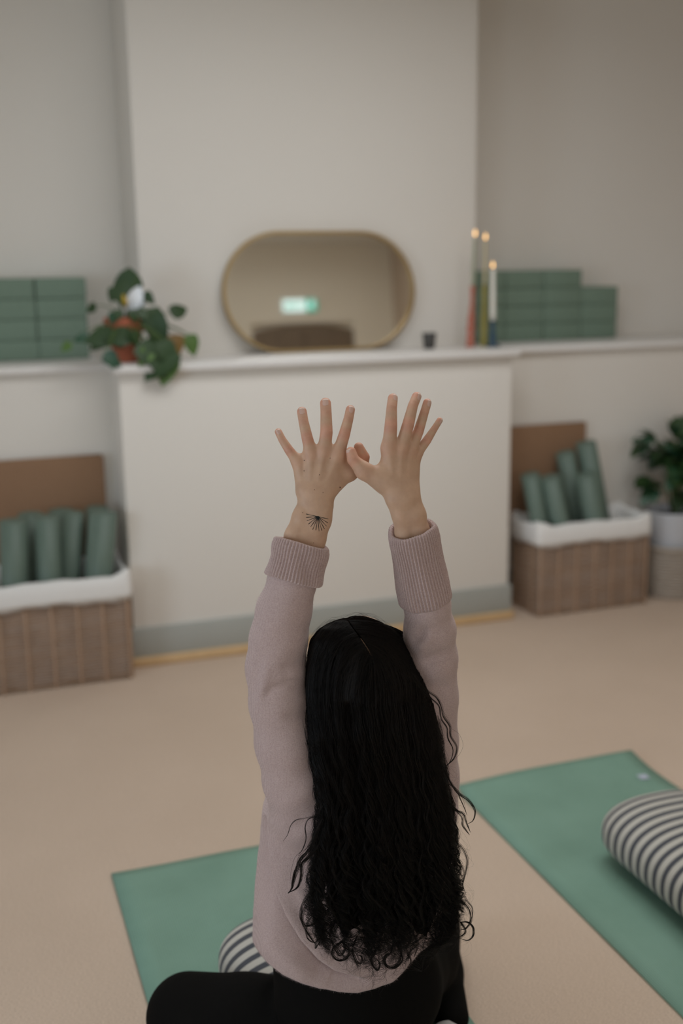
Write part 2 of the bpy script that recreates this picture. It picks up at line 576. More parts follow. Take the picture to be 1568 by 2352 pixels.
struct('floor', MB().box((X0, Y0, -0.1), (X1, Y1, 0)), M['carpet'])
xs_ = sorted([X0, FILL_SKY[0], FILL_SKY[1], FILL_SKY2[0], FILL_SKY2[1], X1])
ys_ = sorted([Y0, FILL_SKY[2], FILL_SKY[3], FILL_SKY2[2], FILL_SKY2[3], Y1])
cl = MB()
for i in range(5):
    for j in range(5):
        cx_, cy_ = (xs_[i] + xs_[i + 1]) / 2, (ys_[j] + ys_[j + 1]) / 2
        if not any(q[0] < cx_ < q[1] and q[2] < cy_ < q[3] for q in (FILL_SKY, FILL_SKY2)):
            cl.box((xs_[i], ys_[j], H), (xs_[i + 1], ys_[j + 1], H + 0.15))
struct('ceiling', cl, M['ceiling'])
for k_, q in enumerate((FILL_SKY, FILL_SKY2)):  # frames and panes of the two added skylights
    sk = MB()
    xm = (q[0] + q[1]) / 2
    for (a_, b_) in ((q[0], q[0] + 0.05), (xm - 0.025, xm + 0.025), (q[1] - 0.05, q[1])):
        sk.box((a_, q[2], H + 0.05), (b_, q[3], H + 0.11))
    for (a_, b_) in ((q[2], q[2] + 0.05), (q[3] - 0.05, q[3])):
        sk.box((q[0] + 0.05, a_, H + 0.05), (q[1] - 0.05, b_, H + 0.11))
    sk = struct('window_%d' % (4 + k_), sk, M['gloss_white'])
    MB().box((q[0] + 0.05, q[2] + 0.05, H + 0.078), (xm - 0.025, q[3] - 0.05, H + 0.084)).build('pane', M['glass'], sk)
    MB().box((xm + 0.025, q[2] + 0.05, H + 0.078), (q[1] - 0.05, q[3] - 0.05, H + 0.084)).build('pane', M['glass'], sk)
struct('wall_back', MB().box((X0, Y1, 0), (X1, Y1 + 0.15, H)), M['wall'])
struct('wall_right', MB().box((X1, Y0, 0), (X1 + 0.15, Y1, H)), M['wall_warm'])
struct('wall_chimney_upper', MB().box((UX0, YU, ZS - 0.02), (UX1, Y1, H)), M['wall'], 0.004)
struct('wall_chimney_lower', MB().box((BX0, YF, 0), (BX1, Y1, ZS - 0.028)), M['wall'], 0.004)
struct('wall_alcove_left', MB().box((X0, YA, 0), (BX0, Y1, ZL - 0.025)), M['wall'])
struct('wall_alcove_right', MB().box((BX1, YA, 0), (X1, Y1, ZL - 0.025)), M['wall'])
struct('trim_1', MB().box((BX0 - 0.02, YF - 0.035, ZS - 0.028), (BX1 + 0.022, YU + 0.02, ZS)), M['gloss_white'], 0.004)
struct('trim_2', MB().box((X0, YA - 0.03, ZL - 0.025), (BX0 + 0.004, Y1, ZL)), M['gloss_white'], 0.004)
struct('trim_3', MB().box((BX1 - 0.004, YA - 0.03, ZL - 0.025), (X1, Y1, ZL)), M['gloss_white'], 0.004)
struct('baseboard_center', MB().box((BX0 - 0.012, YF - 0.014, 0.035), (BX1 + 0.012, YF + 0.01, 0.157)), M['skirting'], 0.003)
struct('trim_4', MB().box((BX0 - 0.02, YF - 0.03, 0), (BX1 + 0.02, YF + 0.01, 0.038)), M['oak'], 0.006)
struct('baseboard_left', MB().box((X0, YA - 0.014, 0), (BX0, YA + 0.01, 0.15)), M['skirting'], 0.003)
struct('baseboard_right', MB().box((BX1, YA - 0.014, 0), (X1, YA + 0.01, 0.15)), M['skirting'], 0.003)

# left wall with its two added, unseen windows
wl = MB()
edges = [Y0] + [y for p in WIN_L for y in p] + [Y1]
for i in range(0, len(edges), 2):
    wl.box((X0 - 0.15, edges[i], 0), (X0, edges[i + 1], H))
for (a, b) in WIN_L:
    wl.box((X0 - 0.15, a, 0), (X0, b, WZ0))
    wl.box((X0 - 0.15, a, WZ1), (X0, b, H))
struct('wall_left', wl, M['wall'])


def window(name, o, e1, w_, z0, z1):
    """o: lower corner on the wall plane, e1: unit direction along the wall"""
    o, e1 = Vector(o), Vector(e1)
    n = Vector((0, 0, 1)).cross(e1)

    def slab(mb, a0, a1, b0, b1, d0, d1):
        P = []
        for d in (d0, d1):
            for (a, b) in ((a0, b0), (a1, b0), (a1, b1), (a0, b1)):
                P.append(o + e1 * a + Vector((0, 0, b - z0)) + n * d)
        mb.add(P, [(0, 3, 2, 1), (4, 5, 6, 7), (0, 1, 5, 4), (1, 2, 6, 5), (2, 3, 7, 6), (3, 0, 4, 7)])
    m = MB()
    fr = 0.06
    slab(m, 0, fr, z0, z1, -0.1, -0.04)
    slab(m, w_ - fr, w_, z0, z1, -0.1, -0.04)
    slab(m, 0, w_, z0, z0 + fr, -0.1, -0.04)
    slab(m, 0, w_, z1 - fr, z1, -0.1, -0.04)
    zm = (z0 + z1) / 2
    slab(m, fr, w_ - fr, zm - 0.02, zm + 0.02, -0.095, -0.045)
    root = m.build(name, M['gloss_white'])
    root['kind'] = 'structure'
    for (b0, b1) in ((z0 + fr, zm - 0.02), (zm + 0.02, z1 - fr)):
        g = MB()
        slab(g, fr, w_ - fr, b0, b1, -0.072, -0.068)
        g.build('pane', M['glass'], root)
    s = MB()
    slab(s, -0.04, w_ + 0.04, z0 - 0.03, z0, -0.12, 0.05)
    s.build('window_sill', M['gloss_white'], root)
    return root


window('window_1', (X0, WIN_L[0][1], WZ0), (0, -1, 0), WIN_L[0][1] - WIN_L[0][0], WZ0, WZ1)
window('window_2', (X0, WIN_L[1][1], WZ0), (0, -1, 0), WIN_L[1][1] - WIN_L[1][0], WZ0, WZ1)

# rear wall, behind the camera: an added window, and the arched door with its lit exit sign that the mirror shows
DX0, DX1, DZ = 3.09, 4.26, 2.02
wr = MB()
wr.box((X0, Y0 - 0.15, 0), (RW0, Y0, H)).box((RW1, Y0 - 0.15, 0), (DX0, Y0, H)).box((DX1, Y0 - 0.15, 0), (X1, Y0, H))
wr.box((RW0, Y0 - 0.15, 0), (RW1, Y0, WZ0)).box((RW0, Y0 - 0.15, WZ1), (RW1, Y0, H))
wr.box((DX0, Y0 - 0.15, 0), (DX1, Y0 - 0.06, H)).box((DX0, Y0 - 0.06, DZ + 0.085), (DX1, Y0, H))
struct('wall_rear', wr, M['wall_rear'])
window('window_3', (RW1, Y0, WZ0), (-1, 0, 0), RW1 - RW0, WZ0, WZ1)


def arch(mb, x0, x1, z0, zs, rise, y0, y1, n=14):
    P = [(x0, z0), (x1, z0)]
    for k in range(n + 1):
        u = 1 - 2 * k / n
        P.append(((x0 + x1) / 2 + (x1 - x0) / 2 * u, zs + rise * (1 - u * u)))
    m_ = len(P)
    V = [(x, y0, z) for x, z in P] + [(x, y1, z) for x, z in P]
    Fc = [tuple(range(m_ - 1, -1, -1)), tuple(range(m_, 2 * m_))]
    Fc += [(i, (i + 1) % m_, m_ + (i + 1) % m_, m_ + i) for i in range(m_)]
    mb.add(V, Fc)
    return mb


d = struct('door_1', arch(MB(), DX0, DX1, 0, DZ, 0.075, Y0 - 0.06, Y0 - 0.02), M['dark_wood'])
arch(MB(), DX0 + 0.05, (DX0 + DX1) / 2 - 0.02, 0.15, DZ - 0.06, 0.02, Y0 - 0.03, Y0 + 0.0).build('panel', M['dark_wood'], d)
arch(MB(), (DX0 + DX1) / 2 + 0.02, DX1 - 0.05, 0.15, DZ - 0.06, 0.02, Y0 - 0.03, Y0 + 0.0).build('panel', M['dark_wood'], d)
MB().tube([((DX0 + DX1) / 2 - 0.06, Y0 + 0.0, 1.0), ((DX0 + DX1) / 2 - 0.06, Y0 + 0.04, 1.0),
           ((DX0 + DX1) / 2 - 0.16, Y0 + 0.045, 1.0)], 0.009).build('door_handle', M['brass'], d)
sg = empty('exit_sign', (3.640, Y0, 2.215), 'lit green and white exit sign above the arched door, seen in the mirror', 'sign')
MB().box((3.435, Y0, 2.21), (3.845, Y0 + 0.035, 2.365)).build('housing', M['gloss_white'], sg, 0.004)
MB().box((3.445, Y0 + 0.035, 2.22), (3.705, Y0 + 0.04, 2.355)).build('lit_panel', M['sign_white'], sg)
MB().box((3.705, Y0 + 0.035, 2.22), (3.835, Y0 + 0.04, 2.355)).build('green_panel', M['sign_green'], sg)
yy = Y0 + 0.0445
man = MB()                                                     # running figure and arrow of the sign
man.add([(3.785 + 0.018 * math.cos(a), yy, 2.334 + 0.014 * math.sin(a)) for a in np.linspace(0, 6.0, 10)], [tuple(range(10))])
man.tube([(3.783, yy, 2.318), (3.773, yy, 2.285)], 0.011, 6)
man.tube([(3.773, yy, 2.285), (3.793, yy, 2.262), (3.780, yy, 2.235)], 0.006, 6)
man.tube([(3.773, yy, 2.285), (3.755, yy, 2.262), (3.733, yy, 2.262)], 0.006, 6)
man.tube([(3.781, yy, 2.312), (3.807, yy, 2.298)], 0.005, 6)
man.tube([(3.781, yy, 2.312), (3.757, yy, 2.302), (3.750, yy, 2.285)], 0.005, 6)
man.build('running_figure', M['sign_white'], sg)
arw = MB()
arw.box((3.515, yy - 0.003, 2.278), (3.645, yy, 2.297))
arw.add([(3.515, yy, 2.325), (3.515, yy, 2.25), (3.475, yy, 2.2875)], [(0, 1, 2)])
arw.build('arrow', M['sign_green'], sg)

# ------------------------------------------------------------------ green foam blocks on the alcove ledges
bm_ = MB().box((-0.104, 0, 0), (0.104, 0.145, 0.0842)).build('foam_block', M['block'], None, 0.006, 3)
block_mesh = bm_.data
bpy.data.objects.remove(bm_)
order = ['bottom', 'second', 'third', 'top']


def blocks(cols, y, rows, labels, group, seedk):
    rr = random.Random(seedk)
    for ci, (xc, n) in enumerate(zip(cols, rows)):
        for k in range(n):
            o = bpy.data.objects.new('foam_block', block_mesh)
            o.location = (xc + rr.uniform(-0.002, 0.002), y + rr.uniform(-0.004, 0.004), ZL + 0.0005 + k * 0.0852)
            o.rotation_euler = (0, 0, rr.uniform(-0.008, 0.008))
            link(o)
            nm = order[k] if not (k == n - 1) else 'top'
            tag(o, '%s green foam block %s' % (nm, labels[ci]), 'yoga block', group)


blocks([0.042, 0.252, 0.462], 4.83, [4, 4, 4],
       ['of the leftmost column on the left ledge, cut by the frame', 'of the middle column on the left ledge',
        'of the left ledge column nearest the potted lily'], 'foam blocks on the left ledge', 3)
blocks([2.444, 2.654, 2.864, 3.074], 4.83, [4, 4, 4, 3],
       ['of the column hidden behind the candles', 'of the column just right of the candles', 'of the tall column next to the short column',
        'of the short column at the right end'], 'foam blocks on the right ledge', 4)

# ------------------------------------------------------------------ oval mirror leaning on the chimney breast
LEAN = math.radians(4.5)
mr = empty('oval_mirror', (1.523, 4.537, ZS), 'pill-shaped mirror in a thin brass frame leaning above the mantel shelf', 'mirror')


def stadium(w_, h_, n=28):
    r = h_ / 2
    P = []
    for k in range(n + 1):
        a = -math.pi / 2 + math.pi * k / n
        P.append((w_ / 2 - r + r * math.cos(a), r + r * math.sin(a)))
    for k in range(n + 1):
        a = math.pi / 2 + math.pi * k / n
        P.append((-(w_ / 2 - r) + r * math.cos(a), r + r * math.sin(a)))
    return P


def lean(x, zz, dy):
    """x along the wall, zz up the leaning mirror, dy out from its back"""
    return (1.523 + x, 4.556 + zz * math.sin(LEAN) - dy * math.cos(LEAN), ZS + 0.001 + zz * math.cos(LEAN) + dy * math.sin(LEAN))


MW, MH = 0.867, 0.505
# profile of the frame swept round the stadium
S0, S1 = stadium(MW, MH), stadium(MW - 0.026, MH - 0.026)
n_ = len(S0)
ring = []
for (dy, S, off) in ((0.0, S0, 0), (0.024, S0, 0), (0.024, S1, 0.013), (0.0, S1, 0.013)):
    ring.append([lean(x, z + off, dy) for x, z in S])
V = [p for r_ in ring for p in r_]
Fc = []
for i in range(4):
    j = (i + 1) % 4
    for k in range(n_):
        l = (k + 1) % n_
        Fc.append((i * n_ + k, j * n_ + k, j * n_ + l, i * n_ + l))
MB().add(V, Fc).build('frame', M['brass'], mr)
MB().add([lean(x, z + 0.013, 0.012) for x, z in S1], [tuple(range(n_))]).build('glass', M['mirror'], mr)

# ------------------------------------------------------------------ candles and cup on the mantel shelf
def lathe_wave(pts, c, ax, amp, waves, twist, n=20):
    """lathe with lobed cross-sections, for the twisted holders"""
    c, ax = Vector(c), Vector(ax).normalized()
    e1 = ax.orthogonal().normalized()
    e2 = ax.cross(e1)
    V, Fc = [], []
    for (r, z) in pts:
        for k in range(n):
            an = 2 * math.pi * k / n
            rr = r * (1 + amp * math.cos(waves * an + twist * z))
            V.append(c + ax * z + (e1 * math.cos(an) + e2 * math.sin(an)) * rr)
    for i in range(len(pts) - 1):
        for k in range(n):
            l = (k + 1) % n
            Fc.append((i * n + k, i * n + l, (i + 1) * n + l, (i + 1) * n + k))
    return MB().add(V, Fc, True)


def candle(px, y, hp, topz, wick_px, hm, wm, label, prof, holder_label, wr_):
    base = at_y(px, 790, y)
    base[2] = ZS
    tip = at_y(wick_px[0], wick_px[1], y)
    ax = Vector(tip - base).normalized()
    root = empty('taper_candle', base, label, 'candle', 'lit candles on the mantel shelf')
    # holder, then the wax taper, wick and flame along the leaning axis
    h = lathe_wave(prof, base, ax, 0.06, 4, 40).build('holder', hm, root)
    hz = prof[-1][1]
    L = (tip - base) @ np.array(ax)
    MB().lathe([(0.0001, hz - 0.012), (wr_, hz - 0.012), (wr_ * 0.98, hz + 0.02), (wr_ * 0.8, L - 0.012), (wr_ * 0.5, L - 0.006),
                (0.0001, L - 0.005)], base, 14, ax).build('wax_taper', wm, root)
    MB().tube([Vector(base) + ax * (L - 0.007), Vector(base) + ax * (L + 0.006)], 0.0009, 6).build('wick', M['wick'], root)
    MB().lathe([(0.0001, L + 0.001), (0.0035, L + 0.005), (0.0046, L + 0.010), (0.0036, L + 0.017), (0.0018, L + 0.024), (0.0001, L + 0.030)],
               base, 12, ax).build('flame', M['flame'], root)
    return root


candle(1079, 4.47, 0, 0, (1090.5, 543), M['red_glass'], M['wax_green'], 'tallest candle, sage green taper in a red glazed holder',
       [(0.0001, 0), (0.020, 0.0), (0.021, 0.008), (0.015, 0.02), (0.019, 0.036), (0.020, 0.045), (0.013, 0.058), (0.019, 0.075), (0.0195, 0.085),
        (0.0125, 0.098), (0.0165, 0.112), (0.014, 0.13), (0.0105, 0.16), (0.009, 0.2), (0.0095, 0.235), (0.0115, 0.26), (0.0115, 0.265), (0.008, 0.264)], '', 0.0085)
candle(1110.5, 4.48, 0, 0, (1114.5, 551), M['olive_glass'], M['wax_yellow'], 'straw yellow taper in an olive green holder between two other candles',
       [(0.0001, 0), (0.018, 0.0), (0.019, 0.008), (0.013, 0.02), (0.017, 0.04), (0.013, 0.058), (0.0185, 0.08), (0.013, 0.1), (0.016, 0.12),
        (0.0125, 0.15), (0.0115, 0.2), (0.012, 0.24), (0.0125, 0.263), (0.0125, 0.266), (0.008, 0.265)], '', 0.0075)
candle(1131.5, 4.42, 0, 0, (1131.5, 616), M['blue_glass'], M['wax_white'], 'shortest candle, ivory taper in a dark blue holder',
       [(0.0001, 0), (0.032, 0.0), (0.033, 0.006), (0.018, 0.014), (0.013, 0.03), (0.016, 0.045), (0.011, 0.06), (0.0095, 0.09), (0.011, 0.12),
        (0.012, 0.128), (0.008, 0.127)], '', 0.0125)

cb = at_y(985.5, 797, 4.47)
cup = empty('stoneware_cup', (cb[0], 4.47, ZS), 'small dark grey stoneware cup on the mantel between mirror and candles', 'cup')
MB().lathe([(0.0001, 0), (0.022, 0), (0.025, 0.003), (0.0315, 0.066), (0.0315, 0.068), (0.028, 0.067), (0.024, 0.01), (0.0001, 0.009)],
           (cb[0], 4.47, ZS), 24).build('body', M['cup'], cup)
MB().lathe([(0.0001, 0.05), (0.0268, 0.05), (0.0268, 0.0495)], (cb[0], 4.47, ZS), 24).build('contents', M['wick'], cup)


# ------------------------------------------------------------------ leaves
def leaf_mesh(name, wd, curl, notch, m, n=6):
    """a blade of unit length along +X, veined by a fold along its midrib"""
    V, Fc = [], []
    for i in range(n + 1):
        u = i / n
        wv_ = wd * (math.sin(math.pi * (u ** 0.62)) ** 0.8 if 0 < u < 1 else 0.0) + (0.10 * notch if i == 0 else 0.0)
        z = -curl * u * u
        x = u - (0.10 * notch if i == 1 else 0)
        V += [(x, -wv_, z + 0.16 * wv_), (u, 0, z), (x, wv_, z + 0.16 * wv_)]
    for i in range(n):
        a = i * 3
        Fc += [(a, a + 3, a + 4, a + 1), (a + 1, a + 4, a + 5, a + 2)]
    me = MB().add(V, Fc, True).mesh(name)
    me.materials.append(m)
    return me


LEAF = {k: leaf_mesh('leaf', 0.36, 0.22, 1, M[v]) for k, v in
        (('d', 'leaf'), ('b', 'leaf_bright'), ('t', 'leaf_teal'), ('y', 'leaf_brown'))}
LEAFS = leaf_mesh('leaf', 0.33, 0.15, 0, M['leaf'])
LEAFB = leaf_mesh('leaf', 0.33, 0.18, 0, M['leaf_teal'])


def put_leaf(me, base, tip, nrm, parent):
    x = Vector(tip) - Vector(base)
    L = x.length
    x.normalize()
    z = Vector(nrm)
    z = (z - x * z.dot(x)).normalized()
    y = z.cross(x)
    o = bpy.data.objects.new('leaf', me)
    mw = Matrix(((x[0], y[0], z[0], base[0]), (x[1], y[1], z[1], base[1]), (x[2], y[2], z[2], base[2]), (0, 0, 0, 1))) @ Matrix.Scale(L, 4)
    col.objects.link(o)
    o.parent = parent
    o.matrix_parent_inverse = parent.matrix_basis.inverted()
    o.matrix_basis = mw
    return o


PB = at_z(289, 829, ZS)
PB = np.array([PB[0], 4.40, ZS])
PB[0] = at_y(289, 800, 4.40)[0]
lily = empty('potted_lily', PB, 'leafy plant with a white bloom in a terracotta pot on the mantel', 'plant')
pot = MB().lathe([(0.0001, 0), (0.044, 0), (0.047, 0.003), (0.066, 0.118), (0.074, 0.118), (0.0775, 0.121), (0.081, 0.172), (0.0795, 0.175), (0.074, 0.174),
                  (0.070, 0.13), (0.064, 0.12), (0.060, 0.118)], PB, 28).build('pot', M['terracotta'], lily)
MB().lathe([(0.0001, 0.152), (0.071, 0.150)], PB, 20).build('soil', M['soil'], lily)
PC = PB + np.array([0, 0, 0.155])
stems = MB()
# (base px, tip px, depth offset of base and tip, kind)
LV = [((318, 632), (252, 682), 0, 0.02, 'd'), ((268, 694), (322, 634), -.01, 0, 'd'), ((262, 660), (255, 694), .0, -.02, 'd'),
      ((331, 672), (353, 698), -.02, -.05, 'd'), ((221, 702), (195, 716), 0, .03, 'd'), ((392, 723), (433, 702), 0, .03, 'd'),
      ((338, 712), (380, 782), -.05, -.09, 'd'), ((352, 722), (372, 800), -.06, -.10, 'd'), ((343, 708), (360, 760), -.03, -.03, 't'),
      ((434, 768), (447, 817), -.03, -.06, 'b'), ((436, 772), (444, 812), -.02, -.04, 'd'),
      ((262, 768), (196, 784), -.07, -.09, 'd'), ((300, 770), (238, 778), -.09, -.10, 'd'), ((246, 780), (206, 800), -.06, -.08, 'd'),
      ((205, 770), (170, 782), -.04, -.05, 't'), ((162, 788), (140, 808), -.03, -.03, 'b'),
      ((249, 806), (262, 846), -.09, -.13, 't'), ((240, 812), (276, 842), -.10, -.13, 't'),
      ((318, 790), (372, 842), -.10, -.13, 'd'), ((398, 800), (330, 868), -.09, -.14, 'd'), ((392, 812), (372, 884), -.10, -.15, 'b'),
      ((350, 815), (390, 868), -.11, -.15, 'd'), ((322, 796), (362, 812), -.10, -.12, 'b'), ((372, 782), (398, 842), -.08, -.12, 'd'),
      ((345, 800), (322, 838), -.10, -.12, 'b'), ((360, 778), (330, 806), -.09, -.11, 'd'), ((402, 768), (404, 822), -.03, -.07, 'y'),
      ((385, 785), (402, 812), -.08, -.09, 'y'), ((262, 716), (252, 742), -.06, -.08, 't'), ((318, 714), (345, 735), -.06, -.08, 'd'),
      ((300, 716), (318, 742), -.08, -.09, 'd'), ((276, 712), (262, 738), -.07, -.085, 'd'), ((250, 762), (286, 800), -.09, -.095, 'd'),
      ((300, 760), (322, 800), -.09, -.10, 'd')]
for (bp_, tp_, db, dt, k) in LV:
    y0_, y1_ = PB[1] + db, PB[1] + dt
    if tp_[1] > 832:                                          # trails over the shelf edge
        y0_, y1_ = 4.225, 4.19
    b_ = at_y(*bp_, y0_)
    t_ = at_y(*tp_, y1_)
    nr = -ray(*bp_) + np.array([random.uniform(-.5, .5), 0, random.uniform(0.0, .7)])
    put_leaf(LEAF[k], b_, t_, nr, lily)
    mid = (PC + b_) / 2 + np.array([0, -0.02, 0.045 if bp_[1] < 760 else 0.05])
    P_ = [PC * (1 - u) ** 2 + 2 * mid * u * (1 - u) + b_ * u * u for u in np.linspace(0, 1, 7)]
    stems.tube(P_, [0.0022] * 6 + [0.0012], 5)
st = stems.build('stems', M['stem'], lily)
fl = at_y(305, 722, PB[1] - 0.01)
sp = []
for i in range(9):                                            # white spathe: a cupped petal
    u = i / 8
    wv_ = 0.030 * math.sin(math.pi * min(1, u * 0.93 + 0.05)) ** 0.7
    c_ = at_y(300 + 18 * u, 715 - 58 * u, PB[1] - 0.01 - 0.02 * math.sin(math.pi * u))
    for s in (-1, -0.5, 0, 0.5, 1):
        sp.append(c_ + np.array([s * wv_, -0.012 * (s * s), -0.25 * s * wv_]))
MB().add(sp, [(i * 5 + j, i * 5 + j + 1, i * 5 + j + 6, i * 5 + j + 5) for i in range(8) for j in range(4)], True).build('spathe', M['petal'], lily)
sp2 = [p + np.array([0.012, 0.02, -0.02]) for p in sp]
MB().add(sp2, [(i * 5 + j, i * 5 + j + 1, i * 5 + j + 6, i * 5 + j + 5) for i in range(8) for j in range(4)], True).build('spathe', M['petal'], lily)
MB().tube([at_y(289, 702, PB[1] - 0.04), at_y(286, 690, PB[1] - 0.045), at_y(283, 676, PB[1] - 0.045)], [0.009, 0.0105, 0.004], 10).build('spadix', M['spadix'], lily)

# plant in the right-hand corner: white pot standing in a low rattan basket
RP = np.array([3.195, 4.325, 0.0])
rb = empty('rattan_planter', RP, 'small round grey rattan basket on the carpet beside the right hamper', 'basket')
rat = MB()
for k in range(15):
    z = 0.012 + k * 0.0155
    r = 0.140 + 0.014 * math.sin(k / 14 * 2.6)
    rat.tube([(RP[0] + (r + 0.003 * math.cos(14 * a + k * math.pi)) * math.cos(a), RP[1] + (r + 0.003 * math.cos(14 * a + k * math.pi)) * math.sin(a), z)
              for a in np.linspace(0, 2 * math.pi, 56, endpoint=False)], 0.0078, 5, closed=True)
tag(rat.build('weave', M['rattan'], rb), kind='stuff')
MB().lathe([(0.0001, 0.003), (0.13, 0.003), (0.132, 0.01), (0.142, 0.23), (0.138, 0.23), (0.127, 0.012), (0.0001, 0.010)], RP, 28).build('inner_wall', M['rattan'], rb)
MB().tube([(RP[0] + 0.150 * math.cos(a), RP[1] + 0.150 * math.sin(a), 0.243) for a in np.linspace(0, 2 * math.pi, 40, endpoint=False)], 0.011, 7, closed=True).build('rim', M['rattan'], rb)
fp = empty('potted_shrub', (RP[0], RP[1], 0.013), 'bushy dark green plant in a white pot at the right edge', 'plant')
MB().lathe([(0.0001, 0.013), (0.10, 0.013), (0.105, 0.02), (0.130, 0.40), (0.130, 0.41), (0.122, 0.41), (0.118, 0.37), (0.0001, 0.37)], RP, 28).build('pot', M['ceramic'], fp)
MB().lathe([(0.0001, 0.383), (0.099, 0.38)], RP, 20).build('soil', M['soil'], fp)
ss = MB()
rr = random.Random(21)
for k in range(58):
    a = rr.uniform(0, 2 * math.pi)
    el = rr.uniform(-0.5, 1.3)
    R_ = rr.uniform(0.2, 1.0)
    c_ = np.array([RP[0] + 0.01 + 0.155 * R_ * math.cos(a) * math.cos(el), RP[1] - 0.02 + 0.13 * R_ * math.sin(a) * math.cos(el), 0.62 + 0.15 * R_ * math.sin(el)])
    if k < 8:
        c_ = np.array([[3.06, 4.36, 0.73], [3.075, 4.34, 0.56], [3.09, 4.33, 0.52], [3.2, 4.28, 0.50], [3.24, 4.29, 0.47], [3.12, 4.38, 0.75], [3.25, 4.36, 0.78], [3.19, 4.33, 0.77]][k])
    c_[1] = min(c_[1], 4.40)
    root_ = np.array([RP[0], RP[1], 0.385])
    mid = (root_ + c_) / 2 + np.array([0, 0, 0.09])
    ss.tube([root_ * (1 - u) ** 2 + 2 * mid * u * (1 - u) + c_ * u * u for u in np.linspace(0, 1, 6)], 0.002, 4)
    out = Vector((c_[0] - RP[0], c_[1] - RP[1], 0.25 * (c_[2] - 0.6))).normalized()
    for j in range(5):
        dr = (out + Vector((rr.uniform(-.9, .9), rr.uniform(-.9, .6), rr.uniform(-.9, .4)))).normalized()
        put_leaf(LEAFS if (k + j) % 3 else LEAFB, c_, Vector(c_) + dr * rr.uniform(0.075, 0.12), (rr.uniform(-.5, .5), rr.uniform(-.8, 0), 1), fp)
ss.build('stems', M['stem'], fp)


# ------------------------------------------------------------------ lined wicker hampers with rolled mats
def rrect(x0, x1, y0, y1, r, n=6, sub=14):
    """closed rounded rectangle, dense along its sides"""
    P = []
    cs = [((x1 - r, y0 + r), -90), ((x1 - r, y1 - r), 0), ((x0 + r, y1 - r), 90), ((x0 + r, y0 + r), 180)]
    pts = []
    for (cx_, cy_), a0 in cs:
        for k in range(n + 1):
            a = math.radians(a0 + 90 * k / n)
            pts.append((cx_ + r * math.cos(a), cy_ + r * math.sin(a)))
    out = []
    for i, p in enumerate(pts):
        q = pts[(i + 1) % len(pts)]
        L = math.hypot(q[0] - p[0], q[1] - p[1])
        m_ = max(1, int(L / 0.035))
        for k in range(m_):
            out.append((p[0] + (q[0] - p[0]) * k / m_, p[1] + (q[1] - p[1]) * k / m_))
    return out


